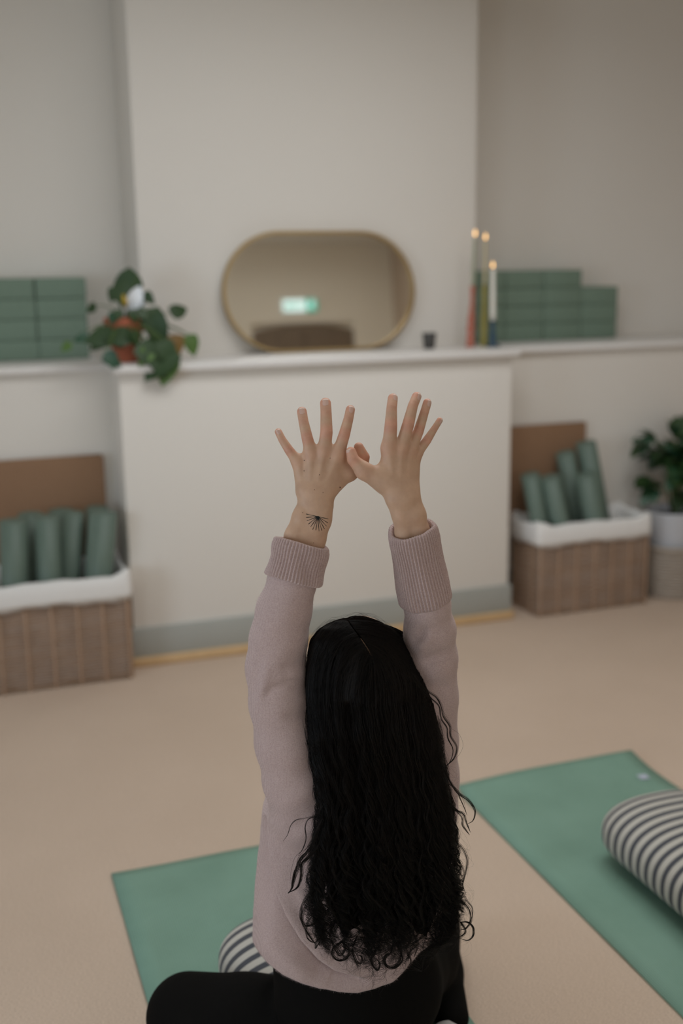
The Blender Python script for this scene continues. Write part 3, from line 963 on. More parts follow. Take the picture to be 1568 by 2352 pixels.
def hamper(x0, x1, y0, y1, label, lx, seedk, yaw=0.0):
    rr = random.Random(seedk)
    root = empty('wicker_hamper', ((x0 + x1) / 2, (y0 + y1) / 2, 0), label, 'basket', 'lined wicker hampers')
    ring = rrect(x0, x1, y0, y1, 0.025)
    n = len(ring)
    cxm, cym = (x0 + x1) / 2, (y0 + y1) / 2
    wv_ = MB()
    for k in range(32):
        z = 0.010 + k * 0.0118
        P = []
        for i, (x, y) in enumerate(ring):
            s = 0.0025 * math.cos(math.pi * (i + k))
            dx, dy = x - cxm, y - cym
            L = math.hypot(dx, dy)
            P.append((x + dx / L * s, y + dy / L * s, z + rr.uniform(-.0008, .0008)))
        wv_.tube(P, rr.uniform(0.0038, 0.0046) if k < 30 else 0.006, 4, closed=True)
    tag(wv_.build('weave', M['wicker'], root), kind='stuff')
    # upright stakes
    ns = 6
    for k in range(ns + 1):
        x = x0 + 0.012 + (x1 - x0 - 0.024) * k / ns
        MB().box((x - 0.0055, y0 - 0.005, 0.0), (x + 0.0055, y0 + 0.006, 0.385)).build('stake', M['stake'], root, 0.003)
    for k in range(1, 4):
        y = y0 + (y1 - y0) * k / 4
        for x in (x0, x1):
            MB().box((x - 0.006, y - 0.008, 0.0), (x + 0.006, y + 0.008, 0.385)).build('stake', M['stake'], root, 0.003)
    # cloth liner: inside, over the rim and down the outside as a cuff
    V, Fc = [], []
    inn = rrect(x0 + 0.012, x1 - 0.012, y0 + 0.012, y1 - 0.012, 0.02)
    prof = []
    nn_ = min(len(ring), len(inn))
    RP_ = []
    for i in range(n):
        x, y = ring[i]
        dx, dy = x - cxm, y - cym
        ox = (1 if dx > 0 else -1) if abs(abs(dx) - (x1 - x0) / 2) < 0.026 else 0
        oy = (1 if dy > 0 else -1) if abs(abs(dy) - (y1 - y0) / 2) < 0.026 else 0
        L = math.hypot(ox, oy) or 1
        w1 = 0.006 * math.sin(i * 0.55 + seedk) + 0.004 * math.sin(i * 1.7)
        rise = 0.016 * (ox != 0 and oy != 0)
        sect = [(-0.013, 0.02), (-0.013, 0.34), (-0.010, 0.405 + rise), (0.0, 0.424 + w1 * .5 + rise), (0.011, 0.412 + w1 * .5 + rise), (0.0145, 0.38),
                (0.016 + w1 * .35, 0.350), (0.014, 0.328 + w1), (0.010, 0.332 + w1)]
        for (o_, z) in sect:
            V.append((x + ox / L * o_, y + oy / L * o_, z))
    m_ = 9
    for i in range(n):
        j = (i + 1) % n
        for k in range(m_ - 1):
            Fc.append((i * m_ + k, j * m_ + k, j * m_ + k + 1, i * m_ + k + 1))
    Fc.append(tuple(i * m_ for i in range(n)))
    MB().add(V, Fc, True).build('liner', M['liner'], root)
    # lid of woven fibre stood open against the wall behind
    ld = MB().box((lx[0], y1 + 0.002, 0.36), (lx[1], y1 + 0.022, 0.832)).build('lid', M['lid'], root, 0.004)
    MB().tube([(lx[0], y1 + 0.012, 0.829), (lx[1], y1 + 0.012, 0.829)], 0.009, 8).build('lid_edge', M['lid'], ld)
    MB().tube([(lx[1], y1 + 0.012, 0.36), (lx[1], y1 + 0.012, 0.829)], 0.009, 8).build('lid_edge', M['lid'], ld)
    MB().tube([(lx[0], y1 + 0.012, 0.36), (lx[0], y1 + 0.012, 0.829)], 0.009, 8).build('lid_edge', M['lid'], ld)
    return root


hamper(-0.02, 0.575, 4.115, 4.455, 'wicker hamper with white cloth lining left of the fireplace', (-0.01, 0.543), 5)
hamper(2.405, 2.985, 4.20, 4.46, 'wicker hamper with white cloth lining right of the fireplace', (2.33, 2.787), 9)


def roll_mesh(r0, L, turns, seedk):
    """a rolled mat: a sheet wound in a spiral, axis along +Z from the origin"""
    th = 0.0052
    n = int(turns * 22)
    V, Fc = [], []
    ro = r0
    for i in range(n + 1):
        a = -2 * math.pi * turns * i / n + seedk
        r = ro - (turns * (th + 0.0012)) * i / n
        for rr_, z in ((r, 0), (r, L), (r - th, L), (r - th, 0)):
            V.append((rr_ * math.cos(a), rr_ * math.sin(a), z))
    for i in range(n):
        a = i * 4
        for k in range(4):
            l = (k + 1) % 4
            Fc.append((a + k, a + l, a + 4 + l, a + 4 + k))
    Fc += [(0, 3, 2, 1), (n * 4, n * 4 + 1, n * 4 + 2, n * 4 + 3)]
    me = MB().add(V, Fc, False).mesh('rolled_mat')
    for p in me.polygons:
        p.use_smooth = abs(p.normal.z) < 0.5
    me.materials.append(M['roll'])
    return me


def roll(px_top, y_top, z_top, foot, r, L, label, group, k):
    """stands from its foot on the hamper floor to the photo position of its top"""
    top = at_y(*px_top, y_top)
    ax = Vector(top) - Vector(foot)
    ax.normalize()
    o = bpy.data.objects.new('rolled_mat', roll_mesh(r, L, 6, k))
    o.rotation_mode = 'QUATERNION'
    o.rotation_quaternion = ax.to_track_quat('Z', 'Y')
    o.location = Vector(top) - ax * L
    link(o)
    tag(o, label, 'yoga mat', group)


g1, g2 = 'rolled mats in the left hamper', 'rolled mats in the right hamper'
LR = [((28, 1196), 4.205, (0.135, 4.215), 0.053, 'rolled green mat at the front left of the left hamper, cut by the frame'),
      ((106, 1187), 4.20, (0.275, 4.21), 0.050, 'rolled green mat standing second from left at the front of the left hamper'),
      ((238, 1177), 4.205, (0.425, 4.22), 0.057, 'rolled green mat leaning into the right corner of the left hamper'),
      ((168, 1176), 4.285, (0.335, 4.285), 0.048, 'shaded rolled mat wedged behind two others in the left hamper'),
      ((70, 1180), 4.33, (0.235, 4.35), 0.050, 'rolled mat at the back left of the left hamper below the lid'),
      ((140, 1171), 4.385, (0.375, 4.385), 0.050, 'rolled mat at the back middle of the left hamper below the lid'),
      ((222, 1166), 4.37, (0.49, 4.385), 0.048, 'rolled mat at the back right of the left hamper below the lid')]
for k, (pt, yt, ft, r, lb) in enumerate(LR):
    t_ = at_y(*pt, yt)
    roll(pt, yt, 0, (ft[0], ft[1], 0.02), r, min(0.60, t_[2] - 0.022), lb, g1, k * 1.3)
RR = [((1262, 1096), 4.27, (2.66, 4.27), 0.052, 0.58, 'rolled mat at the front left of the right hamper'),
      ((1343, 1090), 4.27, (2.83, 4.275), 0.052, 0.60, 'rolled mat at the front middle of the right hamper'),
      ((1345, 1018), 4.37, (2.93, 4.385), 0.050, 0.72, 'longest rolled mat, rising highest from the right hamper'),
      ((1298, 1040), 4.39, (2.82, 4.40), 0.046, 0.68, 'rolled mat at the back of the right hamper, left of the longest'),
      ((1216, 1090), 4.36, (2.61, 4.36), 0.046, 0.56, 'shaded rolled mat at the back left of the right hamper'),
      ((1217, 1092), 4.275, (2.535, 4.28), 0.042, 0.56, 'rolled mat half hidden by the fireplace edge in the right hamper')]
for k, (pt, yt, ft, r, L, lb) in enumerate(RR):
    t_ = Vector(at_y(*pt, yt))
    f_ = Vector((ft[0], ft[1], 0.0))
    ax = (t_ - f_).normalized()
    L = min(L, (t_[2] - 0.045) / ax[2])
    roll(pt, yt, 0, f_, r, L, lb, g2, k * 1.7 + 0.4)

# ------------------------------------------------------------------ yoga mats on the carpet
def yoga_mat(x0, x1, y0, y1, label, lift, curl):
    nx, ny = 12, 60
    V, Fc = [], []
    th = 0.005
    for s in (1, 0):
        for j in range(ny + 1):
            for i in range(nx + 1):
                x = x0 + (x1 - x0) * i / nx
                y = y0 + (y1 - y0) * j / ny
                e_ = max(0.0, (y - (y1 - 0.16)) / 0.16)
                z = 0.0015 + lift * (e_ ** 2) * (0.55 + 0.45 * math.sin(2.4 * i / nx + 0.4)) + 0.002 * math.sin(y * 9 + i * .4) ** 2
                y += -curl * e_ ** 2 * 0.3
                V.append((x, y + 0.02 * (i / nx) * (curl > 0), z + th * s))
    W = nx + 1
    off = W * (ny + 1)
    for j in range(ny):
        for i in range(nx):
            a = j * W + i
            Fc.append((a, a + 1, a + W + 1, a + W))
            Fc.append((off + a, off + a + W, off + a + W + 1, off + a + 1))
    rim = [i for i in range(W)] + [j * W + nx for j in range(1, ny + 1)] + [ny * W + i for i in range(nx - 1, -1, -1)] + [j * W for j in range(ny - 1, 0, -1)]
    for a, b in zip(rim, rim[1:] + rim[:1]):
        Fc.append((a, off + a, off + b, b))
    o = MB().add(V, Fc, False).build('yoga_mat', M['mat'])
    o.data.polygons.foreach_set('use_smooth', [True] * len(o.data.polygons))
    tag(o, label, 'yoga mat', 'mats laid out on the carpet')
    return o


yoga_mat(0.285, 0.915, 0.85, 2.683, 'green yoga mat laid out under the seated person', 0.0, 0.0)
m_r = yoga_mat(1.335, 1.965, 1.05, 2.80, 'green yoga mat with a small label beside the person, under the striped bolster', 0.022, 0.04)
c_ = at_z(1477, 1784, 0.010)
lab = MB()
a0 = math.radians(38)
lw, lh = 0.021, 0.021
lab.add([(c_[0] + lw * math.cos(a0 + k * math.pi / 2), c_[1] + lh * math.sin(a0 + k * math.pi / 2), 0.0098) for k in range(4)] +
        [(c_[0] + lw * math.cos(a0 + k * math.pi / 2), c_[1] + lh * math.sin(a0 + k * math.pi / 2), 0.0105) for k in range(4)],
        [(4, 5, 6, 7), (0, 1, 5, 4), (1, 2, 6, 5), (2, 3, 7, 6), (3, 0, 4, 7)])
o = lab.build('label_patch', M['matlabel'], m_r)
o['label'] = 'small pale blue label'


# ------------------------------------------------------------------ striped bolsters
def bolster(name, xc, y0, y1, a, b, zb, label, dent=None, yaw=0.0):
    """a stuffed cushion of flattened oval section, stripes around its girth; 'along' runs end to end"""
    n, mseg = 56, 90
    V, A = [], []
    L = y1 - y0
    ys = []
    for j in range(mseg + 1):
        u = j / mseg
        y = y0 + L * u
        e_ = min(u, 1 - u) * L
        re = 0.11
        k = 1.0 if e_ >= re else math.sqrt(max(0.0, 1 - (1 - e_ / re) ** 2.4))
        k = max(k, 0.03)
        ys.append((y, k))
    for (y, k) in ys:
        for i in range(n):
            an = 2 * math.pi * i / n
            cx_ = math.copysign(abs(math.cos(an)) ** 0.80, math.cos(an))
            cz_ = math.copysign(abs(math.sin(an)) ** 0.80, math.sin(an))
            kk = k ** 0.55
            kx = 0.35 + 0.65 * kk if k > 0.031 else 0.30
            z = b * cz_ * (0.15 + 0.85 * kk if k > 0.031 else 0.12)
            if z < 0:
                z *= 0.92
            x = a * cx_ * kx
            zz = zb + b * 0.92 + z
            if dent is not None:
                zz -= dent[1] * math.exp(-((y - dent[0]) / 0.17) ** 2) * max(0, (zz - zb) / (2 * b)) ** 1.2
            V.append((xc + x + math.tan(yaw) * (y - y1), y, max(zz, zb)))
            A.append(y - y0)
    Fc = []
    for j in range(mseg):
        for i in range(n):
            l = (i + 1) % n
            Fc.append((j * n + i, j * n + l, (j + 1) * n + l, (j + 1) * n + i))
    # the stripes follow the cloth: length over the surface, so they keep their width round the ends
    Vn = np.array(V).reshape(mseg + 1, n, 3)
    topline = Vn[:, n // 4, :]
    s = np.concatenate([[0], np.cumsum(np.linalg.norm(np.diff(topline, axis=0), axis=1))])
    Fc += [tuple(range(n - 1, -1, -1)), tuple(mseg * n + i for i in range(n))]
    o = MB().add(V, Fc, True).build(name, M['stripe'])
    at2 = o.data.attributes.new('along', 'FLOAT', 'POINT')
    at2.data.foreach_set('value', np.repeat(s, n).astype(np.float32))
    return tag(o, label, 'cushion', 'striped bolsters')


bolster('striped_bolster', 0.60, 1.40, 2.135, 0.172, 0.094, 0.009, 'striped cushion under the seated person, mostly hidden', dent=(1.74, 0.045))
bolster('striped_bolster', 1.675, 1.55, 2.315, 0.176, 0.091, 0.010, 'striped cushion lying alone on the mat at the right')


# ------------------------------------------------------------------ the seated person
# bodies and clothes are blended distance fields turned into one continuous surface each
class Field:
    def __init__(self, lo, hi, h):
        self.lo, self.h = np.array(lo, float), h
        self.n = np.ceil((np.array(hi) - self.lo) / h).astype(int) + 1
        self.F = np.full(self.n, 9.0, np.float32)

    def sub(self, lo, hi):
        a = np.maximum(0, np.floor((np.array(lo) - self.lo) / self.h).astype(int))
        b = np.minimum(self.n, np.ceil((np.array(hi) - self.lo) / self.h).astype(int) + 1)
        sl = tuple(slice(i, max(i, j)) for i, j in zip(a, b))
        ax = [(self.lo[k] + self.h * np.arange(a[k], max(a[k], b[k]))).astype(np.float32) for k in range(3)]
        return sl, np.meshgrid(*ax, indexing='ij')

    def blend(self, sl, d, k):
        f = self.F[sl]
        if k <= 0:
            self.F[sl] = np.minimum(f, d)
        else:
            hh = np.clip(k - np.abs(f - d), 0, None) / k
            self.F[sl] = np.minimum(f, d) - hh * hh * k * 0.25

    def cone(self, a, b, ra, rb, k=0.0):
        a, b = np.array(a, float), np.array(b, float)
        m = max(ra, rb) + k + 3 * self.h
        sl, (x, y, z) = self.sub(np.minimum(a, b) - m, np.maximum(a, b) + m)
        if x.size == 0:
            return
        ab = b - a
        L2 = max(ab @ ab, 1e-12)
        t = np.clip(((x - a[0]) * ab[0] + (y - a[1]) * ab[1] + (z - a[2]) * ab[2]) / L2, 0, 1)
        d = np.sqrt((x - a[0] - t * ab[0]) ** 2 + (y - a[1] - t * ab[1]) ** 2 + (z - a[2] - t * ab[2]) ** 2) - (ra + (rb - ra) * t)
        self.blend(sl, d, k)

    def chain(self, pts, rad, k=0.0):
        for i in range(len(pts) - 1):
            self.cone(pts[i], pts[i + 1], rad[i], rad[i + 1], k)

    def ell(self, c, r, k=0.0, rot=None):
        c, r = np.array(c, float), np.array(r, float)
        m = r.max() + k + 3 * self.h
        sl, (x, y, z) = self.sub(c - m, c + m)
        P = np.stack([x - c[0], y - c[1], z - c[2]], -1)
        if rot is not None:
            P = P @ np.array(rot, np.float32)
        q = np.sqrt(((P / r) ** 2).sum(-1))
        q2 = np.sqrt(((P / (r * r)) ** 2).sum(-1)) + 1e-9
        self.blend(sl, q * (q - 1) / q2, k)

    def loft(self, zs, cx, cy, a, b, k=0.0, p=2.0):
        """stack of ovals over height"""
        zs = np.array(zs, float)
        m = 0.03 + k
        A = max(a) + m
        B = max(b) + m
        sl, (x, y, z) = self.sub((min(cx) - A, min(cy) - B, zs[0] - m), (max(cx) + A, max(cy) + B, zs[-1] + m))
        zc = np.clip(z, zs[0], zs[-1])
        f = lambda v: np.interp(zc, zs, v).astype(np.float32)
        aa, b2 = f(a), f(b)
        q = ((np.abs(x - f(cx)) / aa) ** p + (np.abs(y - f(cy)) / b2) ** p) ** (1 / p)
        d = (q - 1) * np.minimum(aa, b2)
        dz = np.abs(z - zc)
        d = np.where(dz > 0, np.sqrt(np.maximum(d, 0) ** 2 + dz ** 2) + np.minimum(d, 0) * 0, d)
        self.blend(sl, d.astype(np.float32), k)

    def surface(self):
        F, h = self.F, self.h
        S = F < 0
        c = [slice(0, -1), slice(1, None)]
        cnt = np.zeros([i - 1 for i in F.shape], np.int8)
        for i in (0, 1):
            for j in (0, 1):
                for k in (0, 1):
                    cnt += S[c[i], c[j], c[k]]
        mask = (cnt > 0) & (cnt < 8)
        idx = np.argwhere(mask)
        acc = np.zeros((len(idx), 3))
        num = np.zeros(len(idx))
        cor = [(i, j, k) for i in (0, 1) for j in (0, 1) for k in (0, 1)]
        val = {q: F[idx[:, 0] + q[0], idx[:, 1] + q[1], idx[:, 2] + q[2]].astype(float) for q in cor}
        for q in cor:
            for ax in range(3):
                if q[ax] == 0:
                    r = list(q)
                    r[ax] = 1
                    a, b = val[q], val[tuple(r)]
                    s = (a < 0) != (b < 0)
                    t = np.where(s, a / np.where(s, a - b, 1), 0)
                    p = np.tile(np.array(q, float), (len(idx), 1))
                    p[:, ax] = t
                    acc[s] += p[s]
                    num[s] += 1
        V = self.lo + h * (idx + acc / num[:, None])
        vid = np.full(mask.shape, -1, np.int32)
        vid[mask] = np.arange(len(idx))
        Q = []
        for ax in range(3):
            o1, o2 = [(1, 2), (2, 0), (0, 1)][ax]
            s0 = [slice(None)] * 3
            s1 = [slice(None)] * 3
            s0[ax], s1[ax] = slice(0, -1), slice(1, None)
            A, B = S[tuple(s0)], S[tuple(s1)]
            for pos in (True, False):
                e = np.argwhere((A & ~B) if pos else (~A & B))
                e = e[(e[:, o1] > 0) & (e[:, o2] > 0) & (e[:, o1] < F.shape[o1] - 1) & (e[:, o2] < F.shape[o2] - 1)]
                g = []
                for (d1, d2) in ((-1, -1), (0, -1), (0, 0), (-1, 0)):
                    q = e.copy()
                    q[:, o1] += d1
                    q[:, o2] += d2
                    g.append(vid[q[:, 0], q[:, 1], q[:, 2]])
                g = np.stack(g, 1)
                Q.append(g if pos else g[:, ::-1])
        return V, np.concatenate(Q)


def relax(V, Q, it=2, lam=0.5):
    """light smoothing of a quad mesh"""
    e = np.concatenate([Q[:, [0, 1]], Q[:, [1, 2]], Q[:, [2, 3]], Q[:, [3, 0]]])
    for _ in range(it):
        acc = np.zeros_like(V)
        cnt = np.zeros(len(V))
        for a, b in ((0, 1), (1, 0)):
            for k in range(3):
                acc[:, k] += np.bincount(e[:, a], V[e[:, b], k], len(V))
            cnt += np.bincount(e[:, a], minlength=len(V))
        V = V + lam * (acc / np.maximum(cnt, 1)[:, None] - V)
    return V


def normals(V, Q):
    n = np.cross(V[Q[:, 2]] - V[Q[:, 0]], V[Q[:, 3]] - V[Q[:, 1]])
    N = np.zeros_like(V)
    for c in range(4):
        for k in range(3):
            N[:, k] += np.bincount(Q[:, c], n[:, k], len(V))
    return N / (np.linalg.norm(N, axis=1)[:, None] + 1e-12)


def pl_dist(px, py, poly):
    """distance, side (+ right of travel) and fraction along a photo polyline"""
    poly = np.array(poly, float)
    best = np.full(px.shape, 1e9)
    side = np.zeros(px.shape)
    frac = np.zeros(px.shape)
    n = len(poly) - 1
    for i in range(n):
        a, b = poly[i], poly[i + 1]
        ab = b - a
        t = np.clip(((px - a[0]) * ab[0] + (py - a[1]) * ab[1]) / (ab @ ab), 0, 1)
        dx, dy = px - a[0] - t * ab[0], py - a[1] - t * ab[1]
        d = np.hypot(dx, dy)
        m = d < best
        best = np.where(m, d, best)
        side = np.where(m, np.sign(ab[0] * dy - ab[1] * dx), side)
        frac = np.where(m, (i + t) / n, frac)
    return best, side, frac


PERSON = empty('person', (0.615, 1.74, 0.0), 'person in a dusty pink sweater seated with both arms raised and thumbs linked', 'person')


def jt(px, py, t, rpx):
    return at(px, py, t), rpx * t / FPX


# --- hands: joints as (x, y, depth offset in mm, radius) in photo pixels
TL, TR = 1.800, 1.792
HAND_L = dict(
    little=[(686, 1064, 8, 13.5), (664, 1034.5, 5, 11), (648.5, 1011, 6, 9.2), (639, 992, 9, 8.2)],
    ring=[(715, 1043, 0, 14.5), (705.5, 1007, -4, 13.2), (696.7, 968, 0, 11.5), (693, 945.5, 6, 11.2)],
    middle=[(744, 1038, -2, 15.2), (749.5, 993, -6, 14.4), (748.5, 948, -1, 12.9), (747.2, 926, 5, 12.5)],
    index=[(776, 1044, -1, 15), (790.5, 998, -5, 13.2), (800.3, 961, -1, 11.3), (804.3, 941, 4, 10.6)],
    thumb=[(752, 1122, 6, 21), (803, 1085, 16, 16), (834, 1060, 25, 13), (836, 1050, 22, 12.6), (823.5, 1027, 17, 11.2)])
CARP_L = dict(little=(699, 1128, 4, 18), ring=(712, 1132, -1, 18), middle=(726, 1134, -3, 19), index=(741, 1132, 0, 19))
HAND_R = dict(
    thumb=[(884, 1108, 2, 24), (836, 1082, -4, 19), (811, 1056, -9, 13.8), (805.8, 1037.5, -7, 11.6)],
    index=[(893, 1030, -4, 16.8), (897.2, 980, -9, 14.8), (899.2, 937, -3, 12.2), (901.8, 915, 6, 11.4)],
    middle=[(920, 1033, 0, 15.2), (936.5, 977, -5, 14), (947.8, 932, 1, 11.7), (956.5, 911, 9, 11)],
    ring=[(941, 1038, 10, 13.8), (961, 990, 14, 12), (974, 948, 18, 10.3), (981, 925, 23, 9.6)],
    little=[(952, 1048, 20, 12.5), (980, 1011.5, 24, 10.2), (997, 985, 27, 8.0), (1009.5, 965.5, 30, 7.0)])
CARP_R = dict(index=(903, 1120, 0, 20), middle=(917, 1123, 0, 20), ring=(930, 1123, 5, 19), little=(943, 1121, 12, 18))


def hand_field(H, CP, T, fore, h=0.00125):
    P = {k: [(at(x, y, T + d / 1000), r * (T + d / 1000) / FPX) for x, y, d, r in v] for k, v in H.items()}
    C = {k: (at(x, y, T + d / 1000), r * (T + d / 1000) / FPX) for k, (x, y, d, r) in CP.items()}
    Fo = [[(at(x, y, T + d / 1000), r * (T + d / 1000) / FPX) for x, y, d, r in ln] for ln in fore]
    allp = np.array([p for v in P.values() for p, r in v] + [p for p, r in C.values()] + [p for ln in Fo for p, r in ln])
    lo, hi = allp.min(0) - 0.03, allp.max(0) + 0.03
    A, B = Field(lo, hi, h), Field(lo, hi, h)
    toc = -ray(800, 1050)
    toc = toc / np.linalg.norm(toc)
    # palm: metacarpals, flesh of the palm side, tendons over the back
    for k, (c, r) in C.items():
        m, mr_ = P[k][0]
        A.cone(m, c, mr_ * 0.93, r * 0.95, 0.010)
        A.cone(m - toc * 0.007, c - toc * 0.010, mr_ * 0.85, r * 0.95, 0.010)
    t0, t1 = P['thumb'][0], P['thumb'][1]
    cm = C['index']
    A.cone(t0[0], cm[0] - toc * 0.006, t0[1], cm[1] * 1.0, 0.012)
    A.cone(t0[0], t1[0], t0[1], t1[1], 0.012)
    im = P['index'][0]
    A.cone((t1[0] * 0.45 + t0[0] * 0.55), im[0] * 0.7 + cm[0] * 0.3 - toc * 0.004, t1[1] * 0.62, im[1] * 0.70, 0.014)   # web of the thumb
    if T == TL:
        A.cone(im[0] * 0.92 + cm[0] * 0.08 - toc * 0.003, t1[0], im[1] * 0.85, t1[1] * 0.95, 0.012)
    for ln in Fo:
        A.chain([p for p, r in ln], [r for p, r in ln], 0.012)
    for k in ('index', 'middle', 'ring', 'little'):
        if k in C:
            c, r = C[k]
            A.cone(C[k][0] * 0.9 + C['middle'][0] * 0.1, Fo[0][0][0] * 0.5 + Fo[1][0][0] * 0.5, r * 0.9, Fo[0][0][1] * 0.85, 0.012)
            m, mr_ = P[k][0]
            A.cone(m + toc * (mr_ * 0.93 - 0.0020), m * 0.35 + c * 0.65 + toc * (r * 0.95 - 0.0036), 0.0020, 0.0014, 0.0055)
    for k, v in P.items():
        pts = [p for p, r in v]
        rad = [r for p, r in v]
        if k == 'thumb':
            B.chain(pts[1:], rad[1:], 0.001)
            continue
        B.chain(pts, rad, 0.0)
        # slight waist between the joints is left to the radii; knuckle pads on top of the middle joint
        B.cone(pts[1] + toc * rad[1] * 0.16, pts[1] * 0.90 + pts[0] * 0.10 + toc * rad[1] * 0.14, rad[1] * 0.86, rad[1] * 0.86, 0.0012)
        # pulp of the fingertip on the palm side
        B.cone(pts[3] - toc * rad[3] * 0.25, pts[2] * 0.4 + pts[3] * 0.6 - toc * rad[3] * 0.25, rad[3] * 0.92, rad[3] * 0.95, 0.0015)
        # webs between the knuckles
    names = [k for k in ('index', 'middle', 'ring', 'little')]
    for a_, b_ in zip(names, names[1:]):
        pa, ra = P[a_][0]
        pb, rb_ = P[b_][0]
        qa = pa * 0.80 + P[a_][1][0] * 0.20
        qb = pb * 0.80 + P[b_][1][0] * 0.20
        A.cone(qa, qb, ra * 0.45, rb_ * 0.45, 0.008)
    hh = np.clip(0.008 - np.abs(A.F - B.F), 0, None) / 0.008
    A.F = np.minimum(A.F, B.F) - hh * hh * 0.008 * 0.25
    V, Q = A.surface()
    V = relax(V, Q, 2, 0.4)
    # reddened knuckles and fingertips
    fl = np.zeros(len(V))
    for k, v in P.items():
        for i, (p, r) in enumerate(v):
            wgt = {0: 0.35, 1: 0.8, 2: 0.5, 3: 0.95}.get(i, 0.95)
            if k == 'thumb':
                wgt = [0, 0.25, 0.8, 0.9, 0.75][min(i, 4)]
            fl = np.maximum(fl, wgt * np.exp(-(np.linalg.norm(V - p, axis=1) / (r * 1.45)) ** 4))
    # fine creases over the finger joints
    N = normals(V, Q)
    for k, v in P.items():
        if k == 'thumb':
            continue
        for i, w_ in ((1, 0.0006), (2, 0.0005)):
            p, r = v[i]
            ax = v[i + 1][0] - v[i - 1][0]
            ax = ax / np.linalg.norm(ax)
            s = (V - p) @ ax
            near = np.exp(-(np.linalg.norm(V - p, axis=1) / (r * 1.25)) ** 6) * np.clip(N @ toc, 0, 1)
            for off in (-0.0032, 0.0, 0.0030):
                V = V - N * (w_ * near * np.exp(-((s - off) / 0.0008) ** 2))[:, None]
    return V, Q, fl, P


# forearms as radius and ulna lines running down into the sleeves
FORE_L = [[(706, 1163, 6, 24), (698, 1190, 6, 25), (684, 1234, 6, 29), (674, 1290, 8, 31), (655, 1400, 12, 30)],
          [(741, 1163, 4, 25), (732, 1195, 4, 26), (717, 1238, 4, 28.5), (700, 1290, 8, 30), (665, 1400, 12, 30)],
          [(722, 1160, 14, 24), (712, 1215, 18, 28), (686, 1290, 18, 30)]]
FORE_R = [[(909, 1148, 0, 24.5), (925, 1186, 6, 21.5), (932, 1226, 16, 22.5), (946, 1290, 42, 27), (970, 1400, 84, 28)],
          [(943, 1147, 6, 24), (953, 1184, 8, 22.5), (963, 1222, 18, 21.5), (972, 1290, 44, 27), (980, 1400, 84, 28)],
          [(928, 1150, 14, 24), (942, 1210, 26, 23), (958, 1290, 52, 26)]]
hl = hand_field(HAND_L, CARP_L, TL, FORE_L)
hr = hand_field(HAND_R, CARP_R, TR, FORE_R)

# head, neck, trunk and arms under the clothes; the head is tipped a little back, facing the fireplace
HC = np.array([0.628, 1.695, 0.868])
bf = Field((0.38, 1.50, 0.18), (0.88, 1.95, 1.25), 0.006)
bf.ell(HC, (0.074, 0.092, 0.098), 0.02)
bf.ell(HC + (0, 0.035, -0.055), (0.055, 0.058, 0.062), 0.03)           # jaw
bf.ell(HC + (0, 0.085, -0.095), (0.022, 0.02, 0.018), 0.02)            # chin
bf.cone(HC + (0, 0.092, 0.0), HC + (0, 0.108, -0.032), 0.008, 0.011, 0.012)   # nose
for s in (-1, 1):
    bf.ell(HC + (s * 0.031, 0.080, -0.002), (0.013, 0.010, 0.009), 0.006)     # eyes
    bf.ell(HC + (s * 0.076, 0.0, -0.02), (0.010, 0.020, 0.032), 0.006)        # ears
    bf.cone(HC + (s * 0.015, 0.088, 0.014), HC + (s * 0.045, 0.074, 0.014), 0.007, 0.006, 0.008)   # brows
bf.ell(HC + (0, 0.092, -0.062), (0.022, 0.010, 0.006), 0.005)          # lips
bf.ell(HC + (0, 0.090, -0.071), (0.019, 0.010, 0.006), 0.004)
bf.cone(HC + (0, -0.01, -0.06), (0.63, 1.715, 0.70), 0.052, 0.056, 0.03)
bf.loft([0.20, 0.30, 0.42, 0.55, 0.66, 0.72], [0.62] * 6, [1.75] * 6, [0.145, 0.135, 0.12, 0.13, 0.14, 0.08], [0.105, 0.10, 0.09, 0.095, 0.09, 0.06], 0.02)
for pts in ([(705, 1780, 1.91, 50), (640, 1545, 1.85, 40), (658, 1400, 1.815, 32)], [(965, 1780, 2.03, 50), (987, 1500, 1.925, 38), (975, 1400, 1.875, 30)]):
    q = [jt(*p) for p in pts]
    bf.chain([p for p, r in q], [r for p, r in q], 0.03)
bV, bQ = bf.surface()
bV = relax(bV, bQ, 2)
Vall = np.concatenate([bV, hl[0], hr[0]])
Qall = np.concatenate([bQ, hl[1] + len(bV), hr[1] + len(bV) + len(hl[0])])
fl_all = np.concatenate([np.zeros(len(bV)), hl[2], hr[2]])
body = obj_np('body', Vall, Qall, M['skin'], PERSON)
body['label'] = 'bare hands and wrists with linked thumbs'
fa = body.data.attributes.new('flush', 'FLOAT', 'POINT')
fa.data.foreach_set('value', fl_all[:len(body.data.vertices)].astype(np.float32))

from mathutils.bvhtree import BVHTree
body_tree = BVHTree.FromPolygons([tuple(v) for v in Vall], [tuple(q) for q in Qall])


def on_skin(px, py, lift):
    dv = Vector(ray(px, py)).normalized()
    loc, nrm, idx, dist = body_tree.ray_cast(Vector(CAM), dv)
    if loc is None:
        return None
    return loc + nrm * lift


